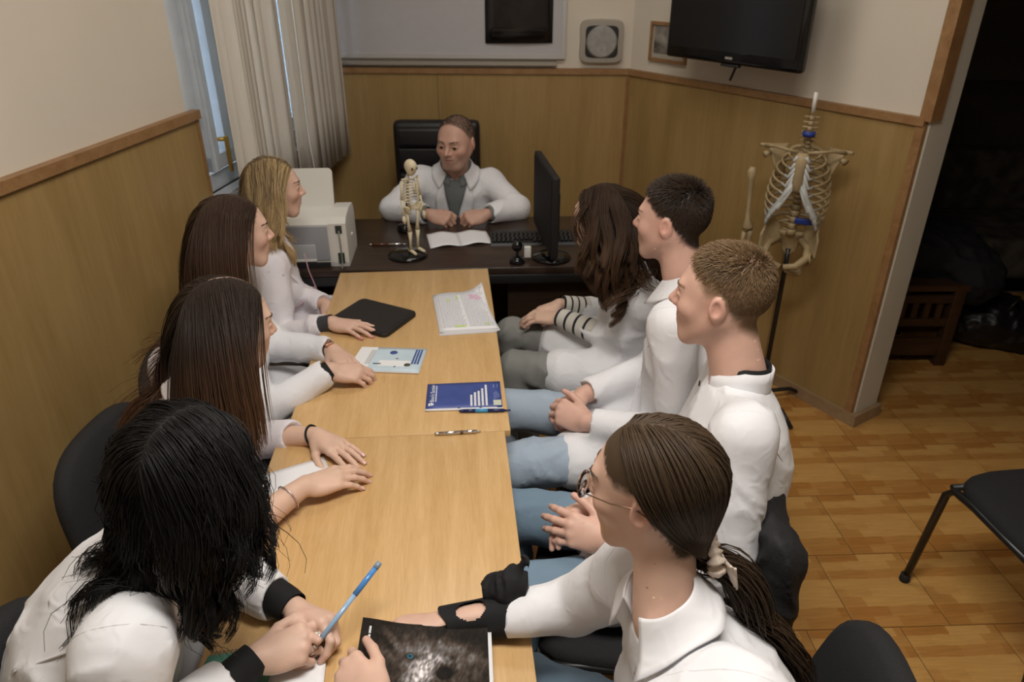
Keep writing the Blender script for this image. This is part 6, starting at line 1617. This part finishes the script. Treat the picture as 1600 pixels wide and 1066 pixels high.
# ------------------------------------------------------------------ chairs under the cast, jacket, hanging skeleton
RZL, RZR = -math.pi / 2, math.pi / 2
chair((-0.80, 2.60, 0), RZL, 'black chair under the blonde woman by the window'); chair((-0.80, 1.97, 0), RZL + 0.05, 'black chair whose back shows behind the straight haired woman')
chair((-0.78, 1.50, 0), RZL - 0.05, 'black chair with its wide back against the left wall panel'); chair((-0.66, 0.80, 0), RZL - 0.1, 'black chair at the lower left corner behind the black haired woman')
chair((0.44, 2.37, 0), RZR, 'black chair under the woman with striped cuffs'); chair((0.40, 1.88, 0), RZR - 0.05, 'black chair under the man with clasped hands')
chair((0.29, 1.36, 0), RZR - 0.12, 'black chair with a black jacket hung over its back'); chair((0.36, 0.80, 0), RZR - 0.12, 'black chair whose rounded back top shows at the bottom edge')
J = Solid(); rz = RZR - 0.12; ax_ = Vector((math.cos(rz), math.sin(rz), 0)); ay_ = Vector((-math.sin(rz), math.cos(rz), 0))
def jp(x, y, z): q = Vector((0.29, 1.36, 0)) + ax_ * x + ay_ * y; return (q.x, q.y, z)
JM = np.array([[ax_.x, ay_.x, 0], [ax_.y, ay_.y, 0], [0, 0, 1]])
J.rbox(jp(-0.02, -0.295, 0.66), (0.215, 0.024, 0.19), JM, 0.02, 0.02); J.rc(jp(-0.19, -0.275, 0.835), jp(0.17, -0.275, 0.845), 0.022, 0.022, 0.02)
J.rc(jp(-0.215, -0.30, 0.80), jp(-0.22, -0.315, 0.36), 0.038, 0.030, 0.03); J.rc(jp(0.19, -0.30, 0.80), jp(0.20, -0.31, 0.38), 0.038, 0.030, 0.03); J.rbox(jp(0.0, -0.305, 0.43), (0.19, 0.024, 0.12), JM, 0.02, 0.03)
J.disp = folds(41, 0.012, (9, 9, 6), 0.010, (16, 16, 9))
t = put('jacket', solid_mesh('jacket', J, 0.006, None, 0.02), mat('black_nylon', (0.008, 0.008, 0.009), 0.75, bump=0.3, bscale=120)); tag(t, 'black zip jacket hanging over the chair behind the fair haired man', 'jacket')
m = MB(); q = jp(-0.12, -0.332, 0.66); m.tube([q, jp(-0.13, -0.337, 0.62)], 0.003, 6); m.tube([jp(-0.118, -0.330, 0.70), q], 0.0022, 6); m.build('zip_pull', chrome, t)

# side room: coat heap, sofa, bag
Q = Solid(); Q.el((2.10, 3.62, 0.56), (0.34, 0.22, 0.17), None, 0.1); Q.el((1.85, 3.66, 0.66), (0.25, 0.2, 0.22), None, 0.1); Q.el((2.38, 3.52, 0.46), (0.16, 0.20, 0.15), None, 0.1); Q.disp = folds(51, 0.03, (6, 6, 6), 0.02, (14, 14, 14))
tag(put('coat_heap', solid_mesh('coat_heap', Q, 0.012, None, 0.03), black_cloth), 'black coat thrown over the wooden bench in the dark side room', 'coat')
t = empty('sofa', (3.2, 4.55, 0), 0, 'dark patterned sofa at the back of the side room', 'sofa')
sofa_m = mat('dark_patterned_upholstery', (0.055, 0.042, 0.028), 0.9, noise=0.8, nscale=9)
for nm, c, s in (('seat', (3.2, 4.45, 0.30), (1.9, 0.75, 0.26)), ('backrest', (3.2, 4.86, 0.50), (1.9, 0.22, 0.62)), ('armrest', (2.20, 4.5, 0.36), (0.16, 0.85, 0.50)), ('armrest', (4.2, 4.5, 0.36), (0.16, 0.85, 0.50))):
    m = MB(); m.box(c, s, bevel=0.06, seg=4); m.build(nm, sofa_m, t)
for x in (2.25, 4.15):
    for y in (4.15, 4.85): m = MB(); m.box((x, y, 0.085), (0.06, 0.06, 0.17)); m.build('foot', old_wood, t)
Q = Solid(); Q.el((2.62, 3.60, 0.15), (0.22, 0.16, 0.15), None, 0.08); Q.el((2.80, 3.52, 0.09), (0.14, 0.12, 0.09), None, 0.08); Q.disp = folds(53, 0.02, (9, 9, 9), 0.015, (20, 20, 20))
t = put('bag', solid_mesh('bag', Q, 0.012), black_leather); tag(t, 'black soft bag on the floor beside the wooden bench', 'bag')
m = MB(); m.tube([(2.62, 3.48, 0.22), (2.66, 3.46, 0.34), (2.72, 3.50, 0.22)], 0.010, 7); m.build('handle', black_leather, t)

# hanging anatomical skeleton
bone2 = mat('aged_bone_plastic', (0.36, 0.27, 0.145), 0.5, noise=0.15, nscale=18); cart = mat('pale_cartilage', (0.50, 0.51, 0.49), 0.45); hollow = MATS['bone_hollow']; tape = mat('blue_tape', (0.015, 0.04, 0.25), 0.5)
SKO = (1.165, 2.895, 0); SKR = math.radians(153)
t = empty('anatomical_skeleton', SKO, SKR, 'life size skeleton torso on a stand by the right wall panels', 'skeleton')
MX = frame(SKO, SKR)
def bt(name, pts, r, ma=None, n=8, par=None, flat=1.0):
    m = MB(MX); m.tube(pts, r, n, flat=flat); return m.build(name, ma or bone2, par or t)
bt('stand_pole', [(0, -0.075, 0.03), (0, -0.075, 0.70), (0.0, -0.06, 0.80)], 0.011, black_metal)
for k in range(4):
    a = math.pi / 4 + k * math.pi / 2; bt('stand_leg', [(0, -0.075, 0.07), (0.16 * math.cos(a), -0.075 + 0.16 * math.sin(a), 0.055), (0.24 * math.cos(a), -0.075 + 0.24 * math.sin(a), 0.012)], 0.010, black_metal)
bt('top_rod', [(0, -0.02, 1.375), (0.0, -0.02, 1.45)], 0.008, white_plastic)
def spine_y(z): return -0.045 - 0.045 * math.sin((z - 0.90) / 0.36 * math.pi) if 0.90 < z < 1.26 else (-0.045 + 0.02 * math.sin((z - 1.26) / 0.1 * 3.14) if z >= 1.26 else -0.040 + 0.02 * math.sin((0.90 - z) * 12))
zz = 0.875
for k in range(24):
    h = 0.024 if k < 5 else (0.0195 if k < 17 else 0.0190); r = 0.023 - 0.0005 * k if k < 17 else 0.0125
    y = spine_y(zz); m = MB(MX); m.lathe([(r * 0.92, 0), (r * 0.82, h * 0.42), (r * 0.95, h * 0.86)], (0, y, zz), 12)
    m.tube([(0, y - r * 0.8, zz + h * 0.5), (0, y - r * 0.8 - 0.028, zz + h * 0.1)], [0.005, 0.003], 6)
    for s in (-1, 1): m.tube([(s * r * 0.6, y - r * 0.6, zz + h * 0.5), (s * (r + 0.018), y - r * 0.9, zz + h * 0.55)], [0.005, 0.0035], 6)
    m.build('vertebra', bone2, t); zz += h
m = MB(MX); m.lathe([(0.024, 1.282), (0.025, 1.290), (0.024, 1.300)], (0, spine_y(1.29), 0), 16); m.build('blue_tape', tape, t)
m = MB(MX); m.box((-0.045, 0.0, 0.945), (0.07, 0.02, 0.024), bevel=0.005); m.build('blue_tape', tape, t)
for k in range(12):
    zb = 1.235 - 0.0285 * k; w = (0.060, 0.082, 0.098, 0.108, 0.115, 0.120, 0.122, 0.120, 0.116, 0.108, 0.095, 0.080)[k]; dp = (0.055, 0.075, 0.088, 0.098, 0.104, 0.108, 0.108, 0.102, 0.094, 0.082, 0.05, 0.03)[k]
    y0 = spine_y(zb); drop = 0.034 + 0.0042 * k; st = 1.222 - 0.021 * min(k, 6)
    for s in (-1, 1):
        P = []; full = 148 if k < 6 else (148 - 13 * (k - 5) if k < 10 else (85 if k == 10 else 70))
        for j in range(13):
            a = math.radians(full * j / 12); P.append((s * w * math.sin(a) ** 0.9 * (1.0), y0 - 0.012 + (dp * 0.5 + 0.035) * (1 - math.cos(a)) - 0.02 * math.sin(a), zb - drop * (1 - math.cos(a)) / 1.9))
        rb = bt('rib', P, [0.0042 + 0.0012 * math.sin(math.pi * j / 12) for j in range(13)], None, 7, None, 1.5)
        if k < 10:
            e = P[-1]; tgt = (s * 0.016, 0.072, st) if k < 7 else (s * (0.022 + 0.021 * (k - 6)), 0.074 - 0.009 * (k - 6), 1.100 - 0.040 * (k - 6))
            mid = ((e[0] * 0.55 + tgt[0] * 0.45), max(e[1], tgt[1]) * 0.99, min(e[2], tgt[2]) - (0.0 if k < 3 else 0.006)) 
            bt('rib_cartilage', [e, mid, tgt], 0.0058, cart, 7, rb, 1.3)
for s in (-1, 1): bt('costal_margin', [(s * 0.014, 0.074, 1.112), (s * 0.040, 0.068, 1.062), (s * 0.064, 0.057, 1.020), (s * 0.086, 0.046, 0.980), (s * 0.098, 0.034, 0.955)], [0.009, 0.011, 0.010, 0.009, 0.005], cart)
m = MB(MX); m.tube([(0, 0.060, 1.232), (0, 0.070, 1.205), (0, 0.076, 1.17), (0, 0.080, 1.12), (0, 0.078, 1.095), (0, 0.074, 1.078)], [0.026, 0.028, 0.018, 0.021, 0.014, 0.004], 10, flat=0.45); m.build('breastbone', bone2, t)
for s in (-1, 1):
    bt('collar_bone', [(s * 0.018, 0.062, 1.235), (s * 0.06, 0.068, 1.243), (s * 0.11, 0.035, 1.245), (s * 0.150, 0.0, 1.235)], [0.008, 0.006, 0.006, 0.008])
    m = MB(MX); m.grid(lambda u, v: (s * (0.075 + 0.075 * v * (1 - 0.75 * u)), -0.095 + 0.05 * v + 0.015 * math.sin(3 * u), 1.235 - 0.13 * u), 7, 6, 0.005); sb = m.build('shoulder_blade', bone2, t)
    bt('blade_spine', [(s * 0.085, -0.105, 1.20), (s * 0.13, -0.08, 1.225), (s * 0.172, -0.015, 1.235)], [0.004, 0.006, 0.008], None, 7, sb)
    bt('blade_socket', [(s * 0.135, -0.035, 1.205), (s * 0.155, -0.02, 1.195)], [0.010, 0.015], None, 8, sb)
bt('upper_arm_bone', [(0.190, 0.0, 1.145), (0.190, 0.0, 1.125), (0.188, 0.0, 1.09), (0.182, 0.005, 0.99), (0.178, 0.008, 0.925), (0.172, 0.008, 0.895), (0.170, 0.008, 0.882)], [0.010, 0.020, 0.0125, 0.0095, 0.012, 0.025, 0.020], None, 10)
bt('forearm_bone', [(0.160, 0.005, 0.878), (0.160, 0.005, 0.85), (0.160, 0.01, 0.78), (0.165, 0.012, 0.66), (0.168, 0.012, 0.63)], [0.014, 0.011, 0.008, 0.009, 0.012])
bt('forearm_bone', [(0.182, 0.005, 0.868), (0.186, 0.008, 0.83), (0.192, 0.012, 0.75), (0.186, 0.014, 0.66), (0.184, 0.014, 0.63)], [0.011, 0.008, 0.007, 0.008, 0.011])
for k in range(5):
    x = 0.150 + 0.012 * k; bt('finger_bone', [(0.168 + 0.004 * k, 0.012, 0.615), (x, 0.016, 0.56), (x - 0.002, 0.022, 0.50 + 0.008 * abs(k - 2))], [0.007, 0.005, 0.004], None, 6)
# pelvis: sacrum, ring, wings
m = MB(MX); m.grid(lambda u, v: ((v - 0.5) * 0.10 * (1 - 0.65 * u), -0.045 - 0.035 * math.sin(2.2 * u) + 0.008 * math.cos(6 * (v - 0.5)), 0.885 - 0.11 * u), 8, 8, 0.014); m.build('sacrum', bone2, t)
for s in (-1, 1):
    m = MB(MX)
    def wing(u, v):
        x = 0.040 + 0.074 * u + 0.024 * v * math.sin(math.pi * min(1, u + 0.15)); top = 0.035 + 0.095 * math.sin(math.pi * (0.10 + 0.80 * u)) ** 0.7
        return (s * x, -0.058 + 0.098 * u - 0.022 * v * math.sin(math.pi * u), 0.825 - 0.022 * u + top * v)
    m.grid(wing, 12, 9, 0.008); hb = m.build('hip_bone', bone2, t)
    bt('pelvic_rim', [(s * 0.045, -0.045, 0.850), (s * 0.080, -0.005, 0.830), (s * 0.085, 0.040, 0.800), (s * 0.050, 0.080, 0.775), (s * 0.006, 0.092, 0.768)], [0.014, 0.015, 0.018, 0.014, 0.013], None, 9, hb)
    bt('sit_bone', [(s * 0.088, 0.020, 0.800), (s * 0.080, 0.005, 0.755), (s * 0.060, 0.015, 0.722), (s * 0.030, 0.060, 0.740), (s * 0.012, 0.085, 0.758)], [0.020, 0.015, 0.014, 0.009, 0.009], None, 9, hb)
    m = MB(MX); m.lathe([(0.026, 0.0), (0.024, 0.006), (0.012, 0.003)], (s * 0.098, 0.030, 0.800), 14, R=Matrix.Rotation(s * 1.4, 3, 'Y')); m.build('hip_socket', bone2, hb)
print('all', time.time() - T0)
